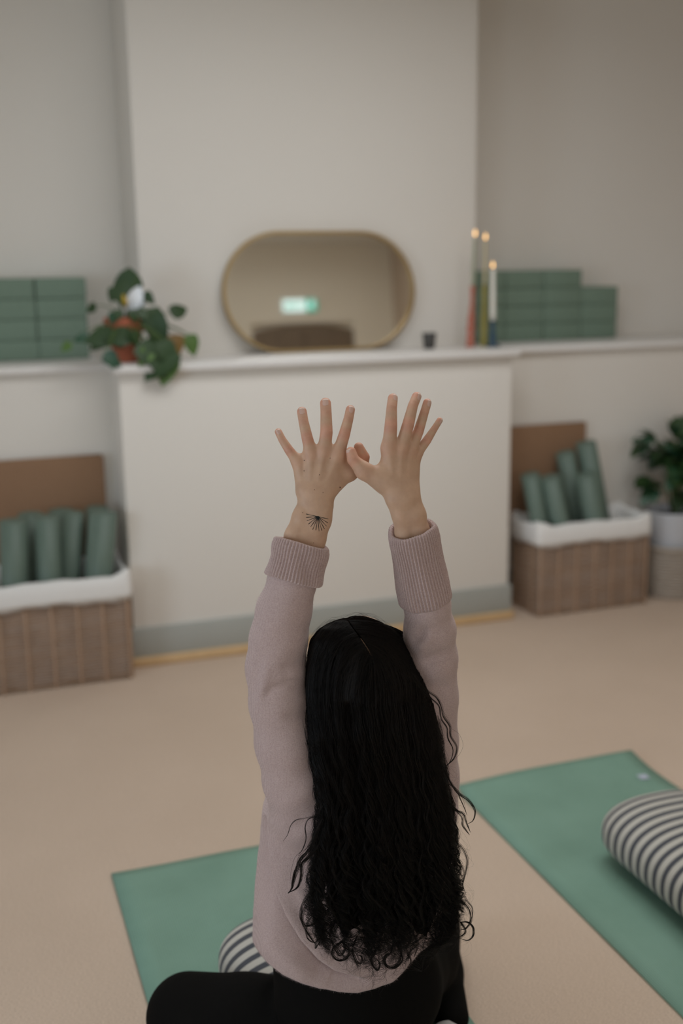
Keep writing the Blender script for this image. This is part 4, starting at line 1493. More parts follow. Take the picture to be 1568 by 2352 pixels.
# --- fingernails
def nail(P, k, turn, wk=0.78, Ln=0.0105, parent=None, back=0.0):
    (p2, r2), (p3, r3) = P[k][-2], P[k][-1]
    ax = Vector(p3 - p2).normalized()
    toc = Vector(CAM - p3).normalized()
    n = (toc - ax * toc.dot(ax)).normalized()
    n = Matrix.Rotation(turn, 3, ax) @ n
    sd = ax.cross(n)
    r = r3 * 1.0
    V, Fc = [], []
    nu, nv = 10, 9
    for i in range(nu + 1):
        u = i / nu
        s = -Ln * 0.80 + Ln * 1.10 * u + back
        for j in range(nv + 1):
            v = -1 + 2 * j / nv
            wv_ = wk * (math.sqrt(max(0.0, 1 - (1 - min(1, u / 0.42)) ** 2.2)) if u < 0.42 else 1.0) * (1 - 0.05 * u)
            wv_ = max(wv_, 0.12)
            a = v * wv_ * 1.02
            rr_ = r * (1.015 - 0.04 * u) + 0.0002 - 0.0004 * abs(v) ** 4
            dr = 0.0 if s < 0 else -r * (1 - math.sqrt(max(0.0, 1 - (s / (r * 1.75)) ** 2)))
            V.append(Vector(p3) + ax * s + (n * math.cos(a) + sd * math.sin(a)) * (rr_ + dr))
    W = nv + 1
    for i in range(nu):
        for j in range(nv):
            q = i * W + j
            Fc.append((q, q + 1, q + W + 1, q + W))
    nb_ = len(V)
    V += [p - n * 0.0009 for p in V]
    Fc += [tuple(reversed([i + nb_ for i in f])) for f in Fc]
    rim = [i for i in range(W)] + [i * W + nv for i in range(1, nu + 1)] + [nu * W + j for j in range(nv - 1, -1, -1)] + [i * W for i in range(nu - 1, 0, -1)]
    for a, b in zip(rim, rim[1:] + rim[:1]):
        Fc.append((a, nb_ + a, nb_ + b, b))
    mb = MB().add(V, Fc, True)
    me = mb.mesh('fingernail')
    me.materials.append(M['nail'])
    me.materials.append(M['nail_tip'])
    for f in me.polygons:
        if all((v % nb_) // W >= nu - 1 for v in f.vertices):
            f.material_index = 1
    return link(bpy.data.objects.new('fingernail', me), body)


nail(hl[3], 'little', math.radians(4), 0.70, 0.0085)
nail(hl[3], 'ring', math.radians(4), 0.74, 0.0108)
nail(hl[3], 'middle', math.radians(0), 0.74, 0.0112)
nail(hl[3], 'index', math.radians(14), 0.72, 0.0104)
nail(hl[3], 'thumb', math.radians(150), 0.75, 0.0112)
nail(hr[3], 'index', math.radians(38), 0.72, 0.0104)
nail(hr[3], 'middle', math.radians(40), 0.72, 0.0108)
nail(hr[3], 'ring', math.radians(36), 0.74, 0.0104)
nail(hr[3], 'little', math.radians(48), 0.74, 0.0080)
nail(hr[3], 'thumb', math.radians(-38), 0.72, 0.0112)

# --- half-sun tattoo on the left forearm and two small moles, inked onto the skin
TC = (729.6, 1186.6)
ENDS = [(702.7, 1180.6), (702.4, 1188.6), (704.6, 1196.3), (707.8, 1204), (713, 1210.4), (718, 1216.4), (725, 1218), (732.3, 1220),
        (738.8, 1218.7), (744.8, 1215), (749.5, 1208.5), (752.4, 1200.8), (753.7, 1192.1)]
tt = MB()
for k, e_ in enumerate(ENDS):
    dx, dy = e_[0] - TC[0], e_[1] - TC[1]
    L = math.hypot(dx, dy)
    nx_, ny_ = -dy / L, dx / L
    V, Fc = [], []
    for i in range(9):
        u = i / 8
        w2 = 0.62 + 0.18 * math.sin(k * 2.3 + i)
        for s in (-1, 1):
            p = on_skin(TC[0] + dx * u + nx_ * w2 * s, TC[1] + dy * u + ny_ * w2 * s, 0.00025)
            V.append(p if p is not None else Vector(at(*TC, TL)))
    Fc = [(2 * i, 2 * i + 1, 2 * i + 3, 2 * i + 2) for i in range(8)]
    tt.add(V, Fc)
hub = [on_skin(TC[0] + 4.2 * math.cos(a), TC[1] + 1.2 + 2.6 * math.sin(a), 0.00028) for a in np.linspace(0, 2 * math.pi, 12, endpoint=False)]
tt.add(hub, [tuple(range(12))])
o = tt.build('tattoo', M['ink'], body)
o['label'] = 'black half-sun tattoo of thirteen fanned rays'
for (x, y, r) in ((780.5, 1119.4, 1.5), (741.5, 1131.5, 0.9), (722, 1125, 0.9), (698.7, 1057.5, 1.2), (698.3, 1081.5, 1.1), (733.5, 1090.5, 1.1), (758, 1052.5, 1.0), (719.5, 1247, 0.8), (695, 1177.5, 0.9)):
    P_ = [on_skin(x + r * math.cos(a), y + r * 1.2 * math.sin(a), 0.00025) for a in np.linspace(0, 2 * math.pi, 8, endpoint=False)]
    if all(p is not None for p in P_):
        MB().add(P_, [tuple(range(8))]).build('mole', M['mark'], body)

# --- sweater
sw = Field((0.36, 1.46, 0.20), (0.90, 1.94, 1.14), 0.0026)
sl_l = [(677, 1312, 1.805, 48), (672, 1332, 1.806, 53), (653, 1400, 1.815, 61), (640, 1464, 1.828, 64), (633, 1532, 1.845, 67), (643, 1612, 1.862, 69), (664, 1700, 1.882, 77),
        (690, 1790, 1.905, 84), (715, 1850, 1.925, 92)]
sl_r = [(962, 1310, 1.842, 42), (981, 1388, 1.868, 51), (986, 1446, 1.895, 57), (988, 1510, 1.925, 60), (986, 1600, 1.962, 64), (980, 1700, 1.998, 70), (968, 1790, 2.03, 84),
        (960, 1850, 2.05, 92)]
for ch in (sl_l, sl_r):
    q = [jt(*p) for p in ch]
    sw.chain([p for p, r in q], [r for p, r in q], 0.012)
sw.loft([0.215, 0.27, 0.34, 0.42, 0.50, 0.60, 0.68, 0.735], [0.618, 0.618, 0.617, 0.618, 0.621, 0.626, 0.632, 0.635], [1.752] * 8,
        [0.180, 0.182, 0.182, 0.179, 0.173, 0.164, 0.140, 0.075], [0.130, 0.130, 0.128, 0.122, 0.116, 0.110, 0.095, 0.06], 0.03, 2.3)
# hem: cut along the drooping line over the hips
HEM = np.array([(480, 2120), (560, 2140), (578, 2158), (596, 2186), (616, 2210), (650, 2239), (690, 2258), (730, 2271), (775, 2279), (820, 2281), (860, 2273), (900, 2256), (930, 2228), (960, 2190), (1000, 2160), (1100, 2140)], float)
for i0 in range(0, sw.n[0], 24):
    i1 = min(i0 + 24, sw.n[0])
    gx, gy, gz = np.meshgrid(sw.lo[0] + sw.h * np.arange(i0, i1), *[sw.lo[k] + sw.h * np.arange(sw.n[k]) for k in (1, 2)], indexing='ij')
    pxg, pyg, tg = proj(np.stack([gx, gy, gz], -1))
    cut = ((pyg - np.interp(pxg, HEM[:, 0], HEM[:, 1])) * tg / FPX * 0.85).astype(np.float32)
    sw.F[i0:i1] = np.maximum(sw.F[i0:i1], cut)
del gx, gy, gz, pxg, pyg, tg, cut
sV, sQ = sw.surface()
sV = relax(sV, sQ, 2, 0.45)
sN = normals(sV, sQ)
px_, py_, t_ = proj(sV)
vd = sV - CAM
face = np.clip(-(sN * (vd / np.linalg.norm(vd, axis=1)[:, None])).sum(1) * 2.2 + 0.25, 0, 1)
disp = np.zeros(len(sV))


def fold(poly, hi_, lo_, wr_, wl_, edge=3.0, taper=0.12):
    """one cloth fold: lip on the right-hand side of the line, hollow on the left"""
    global disp
    d_, s_, f_ = pl_dist(px_, py_, poly)
    tp = np.clip(np.minimum(f_, 1 - f_) / taper, 0, 1)
    sd = d_ * s_
    step = 0.5 + 0.5 * np.tanh(sd / edge)
    disp += face * tp * (hi_ * step * np.exp(-(np.maximum(sd, 0) / wr_) ** 2) + lo_ * (1 - step) * np.exp(-(np.maximum(-sd, 0) / wl_) ** 2))


def soft(poly, amp, wd, taper=0.3):
    global disp
    d_, s_, f_ = pl_dist(px_, py_, poly)
    tp = np.clip(np.minimum(f_, 1 - f_) / taper, 0, 1)
    disp += face * tp * amp * np.exp(-(d_ / wd) ** 2)


# the long fold sweeping from the armpit round the back of the hem (lip towards the spine)
FOLD = [(850, 2255), (770, 2232), (730, 2203), (690, 2158), (655, 2100), (633, 2045), (621, 1985), (614, 1925), (611, 1872)]
fold(FOLD, 0.004, -0.028, 30, 46, 1.6, 0.2)
d_, s_, f_ = pl_dist(px_, py_, FOLD)
sd = d_ * s_
tp = np.clip(np.minimum(f_, 1 - f_) / 0.16, 0, 1) * face
disp -= tp * 0.016 * np.exp(-((sd + 5) / 6) ** 2)              # the crevice
lipw = tp * 0.0032 * np.where(sd > -1, np.exp(-(np.maximum(sd - 2, 0) / 7) ** 2), 0)
lipw = lipw - tp * 0.0085 * np.where(sd <= -1, np.exp(-((sd + 4) / 6) ** 2), 0)   # the cloth below tucks in under it
lip_shift = lipw[:, None] * (-RT * 0.83 - UP * 0.55)            # the lip hangs over it
soft([(596, 2120), (622, 2180), (690, 2232), (790, 2262)], 0.009, 22)
soft([(660, 2060), (700, 2120), (745, 2170)], -0.004, 12)
soft([(668, 2020), (712, 2085), (762, 2140)], 0.004, 12)
# sleeve creases about the elbows
soft([(600, 1500), (592, 1540), (583, 1590)], -0.0029, 11)
soft([(620, 1520), (604, 1575), (590, 1640)], 0.0029, 13)
soft([(700, 1568), (655, 1572), (622, 1586), (600, 1612)], -0.0033, 11)
soft([(706, 1545), (660, 1548)], 0.0026, 12)
soft([(705, 1528), (660, 1532), (640, 1535)], -0.0023, 8)
soft([(640, 1650), (690, 1640), (720, 1625)], -0.003, 14)
soft([(700, 1870), (690, 1900), (640, 1920)], -0.003, 16)
soft([(940, 1482), (962, 1462), (982, 1440)], -0.0052, 11)
soft([(950, 1500), (976, 1476), (1000, 1452)], 0.0039, 12)
soft([(960, 1525), (1000, 1510), (1035, 1490)], -0.004, 12)
soft([(975, 1560), (1005, 1548), (1042, 1530)], 0.003, 14)
soft([(990, 1590), (1015, 1580), (1045, 1575)], -0.003, 12)
sV = sV + sN * disp[:, None] + lip_shift
lump = np.sin(sV[:, 0] * 61 + 3 * np.sin(sV[:, 2] * 23)) * np.sin(sV[:, 2] * 47 + 2 * np.sin(sV[:, 1] * 31)) * np.sin(sV[:, 1] * 53)
sV = sV + sN * (0.0012 * lump)[:, None]
sV = relax(sV, sQ, 1, 0.35)
sweater = obj_np('sweater', sV, sQ, M['knit'], PERSON)
sweater['label'] = 'dusty pink knitted sweater'


# --- turned-back ribbed cuffs
def cuff(top, bot, rt, rb_, ribs, phase):
    a, b = np.array(top, float), np.array(bot, float)
    ax = b - a
    L = np.linalg.norm(ax)
    ax /= L
    e1 = np.cross(ax, FW)
    e1 /= np.linalg.norm(e1)
    e2 = np.cross(ax, e1)
    n = ribs * 8
    sect = []                                    # (along, radius factor offset, rib depth)
    for u, off, rd in ((0.20, -0.0085, 0.3), (0.08, -0.0080, 0.5), (0.0, -0.0060, 0.6), (-0.035, -0.0030, 0.7), (-0.045, 0.0, 0.8), (-0.03, 0.0028, 0.9), (0.01, 0.0040, 1), (0.06, 0.0042, 1)):
        sect.append((u, off, rd))
    for k in range(1, 18):
        u = 0.06 + 0.90 * k / 17
        sect.append((u, 0.0042 + 0.0012 * math.sin(u * 7 + phase), 1))
    for u, off, rd in ((0.985, 0.0038, 0.6), (1.0, 0.0022, 0.2), (1.0, -0.0005, 0.1), (0.97, -0.004, 0.1)):
        sect.append((u, off, rd))
    th = 2 * np.pi * np.arange(n) / n
    V = []
    for (u, off, rd) in sect:
        r0 = rt + (rb_ - rt) * np.clip(u, 0, 1)
        rib = np.cos(ribs * th + 0.35 * np.sin(6 * u + phase))
        rr_ = r0 + off + rd * 0.0014 * np.sign(rib) * np.abs(rib) ** 0.7 + 0.0011 * np.sin(3 * th + phase + 2 * u) + 0.0008 * np.sin(7 * th + 5 * u)
        uu = u * L + 0.002 * np.sin(2 * th + phase)
        V.append(a + uu[:, None] * ax + rr_[:, None] * (np.cos(th)[:, None] * e1 + np.sin(th)[:, None] * e2))
    V = np.concatenate(V)
    m_ = len(sect)
    i, j = np.meshgrid(np.arange(m_ - 1), np.arange(n), indexing='ij')
    q = np.stack([i * n + j, (i + 1) * n + j, (i + 1) * n + (j + 1) % n, i * n + (j + 1) % n], -1).reshape(-1, 4)
    o = obj_np('cuff', V, q, M['rib'], sweater)
    o['label'] = 'turned-back ribbed cuff'
    return V, q


cuffs = [cuff(at(692, 1247, 1.802), at(673, 1332, 1.806), 57.5 * 1.80 / FPX, 60 * 1.806 / FPX, 52, 0.6),
         cuff(at(946, 1220, 1.808), at(979, 1378, 1.866), 51 * 1.808 / FPX, 54 * 1.866 / FPX, 50, 2.1)]


# --- wool fuzz standing off the knit
def fuzz(V, Q, count, ln, wd, name, parent, seedk):
    rg = np.random.default_rng(seedk)
    N = normals(V, Q)
    A = np.linalg.norm(np.cross(V[Q[:, 2]] - V[Q[:, 0]], V[Q[:, 3]] - V[Q[:, 1]]), axis=1)
    f = rg.choice(len(Q), count, p=A / A.sum())
    w_ = rg.dirichlet(np.ones(4), count)
    p = (V[Q[f]] * w_[..., None]).sum(1)
    n = (N[Q[f]] * w_[..., None]).sum(1)
    d1 = n * 0.75 + rg.normal(0, 0.75, (count, 3))
    d1 /= np.linalg.norm(d1, axis=1)[:, None]
    d2 = d1 + rg.normal(0, 0.7, (count, 3))
    d2 /= np.linalg.norm(d2, axis=1)[:, None]
    L = ln * rg.uniform(0.4, 1.3, count)[:, None]
    sd = np.cross(d1, rg.normal(0, 1, (count, 3)))
    sd /= np.linalg.norm(sd, axis=1)[:, None]
    m = p + d1 * L * 0.55
    e_ = m + d2 * L * 0.55
    P = np.stack([p - sd * wd, p + sd * wd, m + sd * wd * 0.8, m - sd * wd * 0.8, e_], 1).reshape(-1, 3)
    b = np.arange(count)[:, None] * 5
    T = np.concatenate([b + np.array([[0, 1, 2]]), b + np.array([[0, 2, 3]]), b + np.array([[3, 2, 4]])])
    o = obj_np(name, P, T, M['fuzz'], parent)
    tag(o, 'soft wool fuzz', kind='stuff')


fuzz(sV, sQ, 60000, 0.0042, 0.00007, 'wool_fuzz', sweater, 11)
for k, (v_, q_) in enumerate(cuffs):
    fuzz(v_, q_, 3500, 0.0028, 0.00006, 'wool_fuzz', sweater, 12 + k)

# --- leggings: hips astride the bolster, knees forward and apart, shins folded back
lg = Field((0.22, 1.38, 0.012), (0.98, 2.22, 0.42), 0.005)
lg.loft([0.145, 0.17, 0.22, 0.30, 0.38], [0.622] * 5, [1.735, 1.735, 1.738, 1.75, 1.755], [0.14, 0.150, 0.154, 0.152, 0.13], [0.11, 0.125, 0.130, 0.118, 0.095], 0.02)
kl, kr = at(430, 2330, 2.21), np.array([0.905, 2.045, 0.092])
lg.chain([at(700, 2352, 2.13), at(563, 2340, 2.17), kl], [0.088, 0.082, 0.081], 0.02)
lg.chain([(0.700, 1.75, 0.20), kr * 0.5 + np.array([0.715, 1.75, 0.20]) * 0.5, kr], [0.098, 0.090, 0.078], 0.035)
lg.chain([kl + (0, 0, -0.012), (0.345, 1.72, 0.066), (0.355, 1.55, 0.056)], [0.072, 0.052, 0.040], 0.02)
lg.chain([kr + (0, 0, -0.012), (0.885, 1.93, 0.062), (0.855, 1.80, 0.050)], [0.070, 0.050, 0.036], 0.02)
gV, gQ = lg.surface()
gV = relax(gV, gQ, 3)
leg = obj_np('leggings', gV, gQ, M['legging'], PERSON)
leg['label'] = 'plain black leggings'


def sock(ankle, toe, name):
    a, b = np.array(ankle, float), np.array(toe, float)
    f = Field(np.minimum(a, b) - 0.08, np.maximum(a, b) + 0.08, 0.004)
    f.chain([a, a * 0.6 + b * 0.4, b], [0.034, 0.032, 0.025], 0.015)
    f.cone(a + (0, 0, 0.0), a + (0, -0.03, 0.004), 0.033, 0.028, 0.008)
    v, q = f.surface()
    v = relax(v, q, 3)
    v[:, 2] = np.maximum(v[:, 2], 0.010)
    v = v + 0.0009 * np.sin(v * 420)
    return obj_np(name, v, q, M['sock'], PERSON)


sock((0.815, 1.737, 0.052), (0.806, 1.60, 0.036), 'sock')
sock((0.358, 1.53, 0.052), (0.372, 1.39, 0.036), 'sock')

# --- hair: long dark curls down the back. Outline by photo row: left, right, centre plane, half depth
HT = np.array([(1412, 815, 829, 1.690, 0.020), (1418, 790, 850, 1.690, 0.045), (1428, 757, 878, 1.690, 0.062), (1445, 727, 902, 1.690, 0.080),
               (1470, 707, 926, 1.688, 0.094), (1500, 700, 946, 1.685, 0.100), (1560, 698, 978, 1.675, 0.104), (1620, 702, 997, 1.655, 0.098), (1700, 708, 1012, 1.628, 0.080),
               (1790, 722, 1026, 1.610, 0.062), (1850, 731, 1038, 1.602, 0.054), (1920, 722, 1046, 1.596, 0.050), (2000, 712, 1052, 1.592, 0.046), (2080, 706, 1058, 1.590, 0.042),
               (2150, 714, 1050, 1.590, 0.036), (2200, 742, 1000, 1.590, 0.030), (2240, 770, 960, 1.592, 0.024)])


def hrow(py, c):
    return np.interp(py, HT[:, 0], HT[:, c])


def hair_pt(px, py, off):
    L, R = hrow(py, 1), hrow(py, 2)
    s = np.clip((px - (L + R) / 2) / ((R - L) / 2), -1, 1)
    y = hrow(py, 3) - (hrow(py, 4) * np.sqrt(np.maximum(0, 1 - s * s)) + off)
    return at_y(px, py, y)


hf = Field((0.44, 1.46, 0.36), (0.84, 1.84, 1.02), 0.0042)
gx, gy, gz = np.meshgrid(*[hf.lo[k] + hf.h * np.arange(hf.n[k]) for k in range(3)], indexing='ij')
pg, qg, tg = proj(np.stack([gx, gy, gz], -1))
shr = np.interp(qg, [1412, 1700, 1850, 1950, 2060, 2150, 2175], [0.965, 0.95, 0.90, 0.84, 0.76, 0.6, 0.3])
L_, R_ = hrow(qg, 1), hrow(qg, 2)
aa = (R_ - L_) / 2 * shr
BB = hrow(qg, 4) * np.interp(qg, [1412, 1700, 2000, 2175], [0.97, 0.93, 0.8, 0.5])
qq = np.sqrt(((pg - (L_ + R_) / 2) / aa) ** 2 + ((gy - hrow(qg, 3)) / BB) ** 2)
dd = (qq - 1) * np.minimum(aa * tg / FPX, BB)
dd = np.maximum(dd, (qg - 2138 - 16 * np.sin(pg * 0.105) - 11 * np.sin(pg * 0.231 + 1)) * tg / FPX)
dd = np.maximum(dd, (1414 - qg) * tg / FPX)
hf.F = dd.astype(np.float32)
del gx, gy, gz, pg, qg, tg, L_, R_, aa, BB, qq, dd, shr
hV, hQ = hf.surface()
hV = relax(hV, hQ, 3)
hN = normals(hV, hQ)
px_, py_, t_ = proj(hV)
strand = np.sin(px_ * 0.55 + 2.5 * np.sin(py_ * 0.02)) * 0.5 + np.sin(px_ * 0.23 + 1.5 * np.sin(py_ * 0.031 + 1)) * 0.8
hV = hV + hN * (0.0011 * strand * np.clip((py_ - 1440) / 100, 0, 1))[:, None]
# parting: a shallow groove from the crown forward
PART = [(858, 1528), (854, 1508), (843, 1487), (826, 1462), (812, 1444), (798, 1424)]
d_, s_, f_ = pl_dist(px_, py_, PART)
hV = hV - hN * (0.006 * np.exp(-(d_ / 6.0) ** 2))[:, None]
M['hair_base'] = mat('black_hair_mass', (0.0045, 0.0034, 0.0028), 0.95, noise=(40, 0.5, (0.006, 0.0045, 0.0035)), spec=0.0)
hair = obj_np('hair', hV, hQ, M['hair_base'], PERSON)
hair['label'] = 'long black curly hair parted at the crown'


def tubes(P, r, name, parent, sides=3):
    """P: (strands, points, 3); r: (strands, points)"""
    n, m, _ = P.shape
    T = np.gradient(P, axis=1)
    T /= np.linalg.norm(T, axis=2)[..., None] + 1e-12
    ref = np.array([0.31, 0.93, 0.2])
    a = np.cross(T, ref)
    a /= np.linalg.norm(a, axis=2)[..., None] + 1e-9
    b = np.cross(T, a)
    V = np.stack([P + r[..., None] * (math.cos(2 * math.pi * k / sides) * a + math.sin(2 * math.pi * k / sides) * b) for k in range(sides)], 2)
    V = V.reshape(-1, 3)
    s, i, k = np.meshgrid(np.arange(n), np.arange(m - 1), np.arange(sides), indexing='ij')
    base = s * m * sides + i * sides
    q = np.stack([base + k, base + (k + 1) % sides, base + sides + (k + 1) % sides, base + sides + k], -1).reshape(-1, 4)
    o = obj_np(name, V, q, M['hair'], parent)
    return o


def part_pt(tau):
    pp = np.array(PART, float)
    u = np.clip(tau, 0, 1) * (len(pp) - 1)
    return np.interp(u, np.arange(len(pp)), pp[:, 0]), np.interp(u, np.arange(len(pp)), pp[:, 1])


def bulk(nclump, per, npt, seedk):
    rg = np.random.default_rng(seedk)
    n = nclump * per
    rep = lambda v: np.repeat(v, per)
    sc = np.clip(rg.uniform(-1.0, 1.0, nclump), -1, 1)
    sc[: nclump // 4] = np.sign(rg.uniform(-1, 1, nclump // 4)) * rg.uniform(0.82, 1.0, nclump // 4)
    yend = 2205 - 50 * np.abs(sc) ** 2 + rg.normal(0, 22, nclump) - 190 * (rg.uniform(0, 1, nclump) < 0.35) * rg.uniform(0, 1, nclump)
    yend = np.where(np.abs(sc) > 0.93, yend - rg.uniform(0, 120, nclump), yend)
    phase = rg.uniform(0, 6.28, nclump)
    wl = rg.uniform(62, 96, nclump)
    amp = rg.uniform(0.6, 1.3, nclump)
    offc = rg.uniform(-0.012, 0.004, nclump)
    curl = rg.uniform(0.3, 1.5, nclump)
    s = rep(sc)
    ds = rg.normal(0, 0.026, n)
    off = rep(offc) + rg.normal(0, 0.0020, n)
    y1 = rep(yend) + rg.normal(0, 5, n)
    ph = rep(phase) + rg.normal(0, 0.12, n)
    wl = rep(wl)
    am = rep(amp) * rg.uniform(0.85, 1.15, n)
    cu = rep(curl)
    # roots along the parting; outer strands leave it further forward
    xs = hrow(1620, 1) + (np.clip(s + ds, -1.06, 1.06) + 1) / 2 * (hrow(1620, 2) - hrow(1620, 1))
    out = np.where(xs < 857, (857 - xs) / 157, (xs - 857) / 133)
    tau = np.clip(out * 1.05 + rg.normal(0, 0.16, n), 0, 1)
    rx, ry = part_pt(tau)
    rx = rx + np.sign(xs - rx) * rg.uniform(1, 5, n)
    u = np.linspace(0, 1, npt)[None, :]
    uh = 0.24
    v = np.clip(u / uh, 0, 1)                                    # head section
    oc = np.abs(out).clip(0, 1)
    ax_, ay_ = rx + (xs - rx) * 0.55, ry + 20 * (1 - oc) - 3 * oc
    bx_, by_ = xs + np.sign(xs - rx) * 9 * oc, ry + 75 - 22 * oc
    hx = rx[:, None] * (1 - v) ** 3 + 3 * ax_[:, None] * v * (1 - v) ** 2 + 3 * bx_[:, None] * v * v * (1 - v) + xs[:, None] * v ** 3
    hy = ry[:, None] * (1 - v) ** 3 + 3 * ay_[:, None] * v * (1 - v) ** 2 + 3 * by_[:, None] * v * v * (1 - v) + 1620 * v ** 3
    w2 = np.clip((u - uh) / (1 - uh), 0, 1)
    yy_ = 1620 + (y1[:, None] - 1620) * w2
    xx_ = hrow(yy_, 1) + (np.clip(s[:, None] + ds[:, None] * (1 - 0.72 * w2), -1.06, 1.06) + 1) / 2 * (hrow(yy_, 2) - hrow(yy_, 1))
    y = np.where(u < uh, hy, yy_)
    x = np.where(u < uh, hx, xx_)
    grow = np.clip((y - 1560) / 520, 0, 1) ** 1.2
    A = (0.6 + 9.0 * grow) * am[:, None]
    tail = np.clip((y - (y1[:, None] - 85)) / 85, 0, 1)
    A = A + 7.5 * cu[:, None] * tail ** 1.5
    th = ph[:, None] + 2 * np.pi * (y - 1500) / (wl[:, None] * (1 - 0.35 * tail))
    x = x + A * np.sin(th) * np.clip((y - 1540) / 60, 0, 1)
    y = y + 0.55 * A * tail * np.sin(th * 1.0 + 1.2) * 2.0
    o_ = off[:, None] + 0.004 * np.clip((y - 1500) / 300, 0, 1) + (A / 1350) * 0.7 * np.cos(th) * np.clip((y - 1540) / 60, 0, 1)
    o_ = np.where(u < uh, np.maximum(o_, 0.0005), o_)
    P = hair_pt(x, y, o_)
    r = rg.uniform(0.00016, 0.00030, n)[:, None] * np.clip((1.02 - u) / 0.08, 0.25, 1) * np.ones_like(u)
    return P, r


P1, r1 = bulk(215, 12, 96, 31)
tag(tubes(P1, r1, 'hair_strands', hair), 'wavy hair strands', kind='stuff')


def crom(pts, n):
    pts = np.array(pts, float)
    d = np.concatenate([[0], np.cumsum(np.linalg.norm(np.diff(pts[:, :2], axis=0), axis=1))])
    pp = np.vstack([2 * pts[0] - pts[1], pts, 2 * pts[-1] - pts[-2]])
    u = np.linspace(0, d[-1], n)
    out = np.zeros((n, pts.shape[1]))
    for k, uu in enumerate(u):
        i = min(np.searchsorted(d, uu, 'right') - 1, len(pts) - 2)
        t = (uu - d[i]) / (d[i + 1] - d[i])
        p0, p1, p2, p3 = pp[i], pp[i + 1], pp[i + 2], pp[i + 3]
        out[k] = 0.5 * (2 * p1 + (p2 - p0) * t + (2 * p0 - 5 * p1 + 4 * p2 - p3) * t * t + (3 * p1 - p0 - 3 * p2 + p3) * t ** 3)
    return out


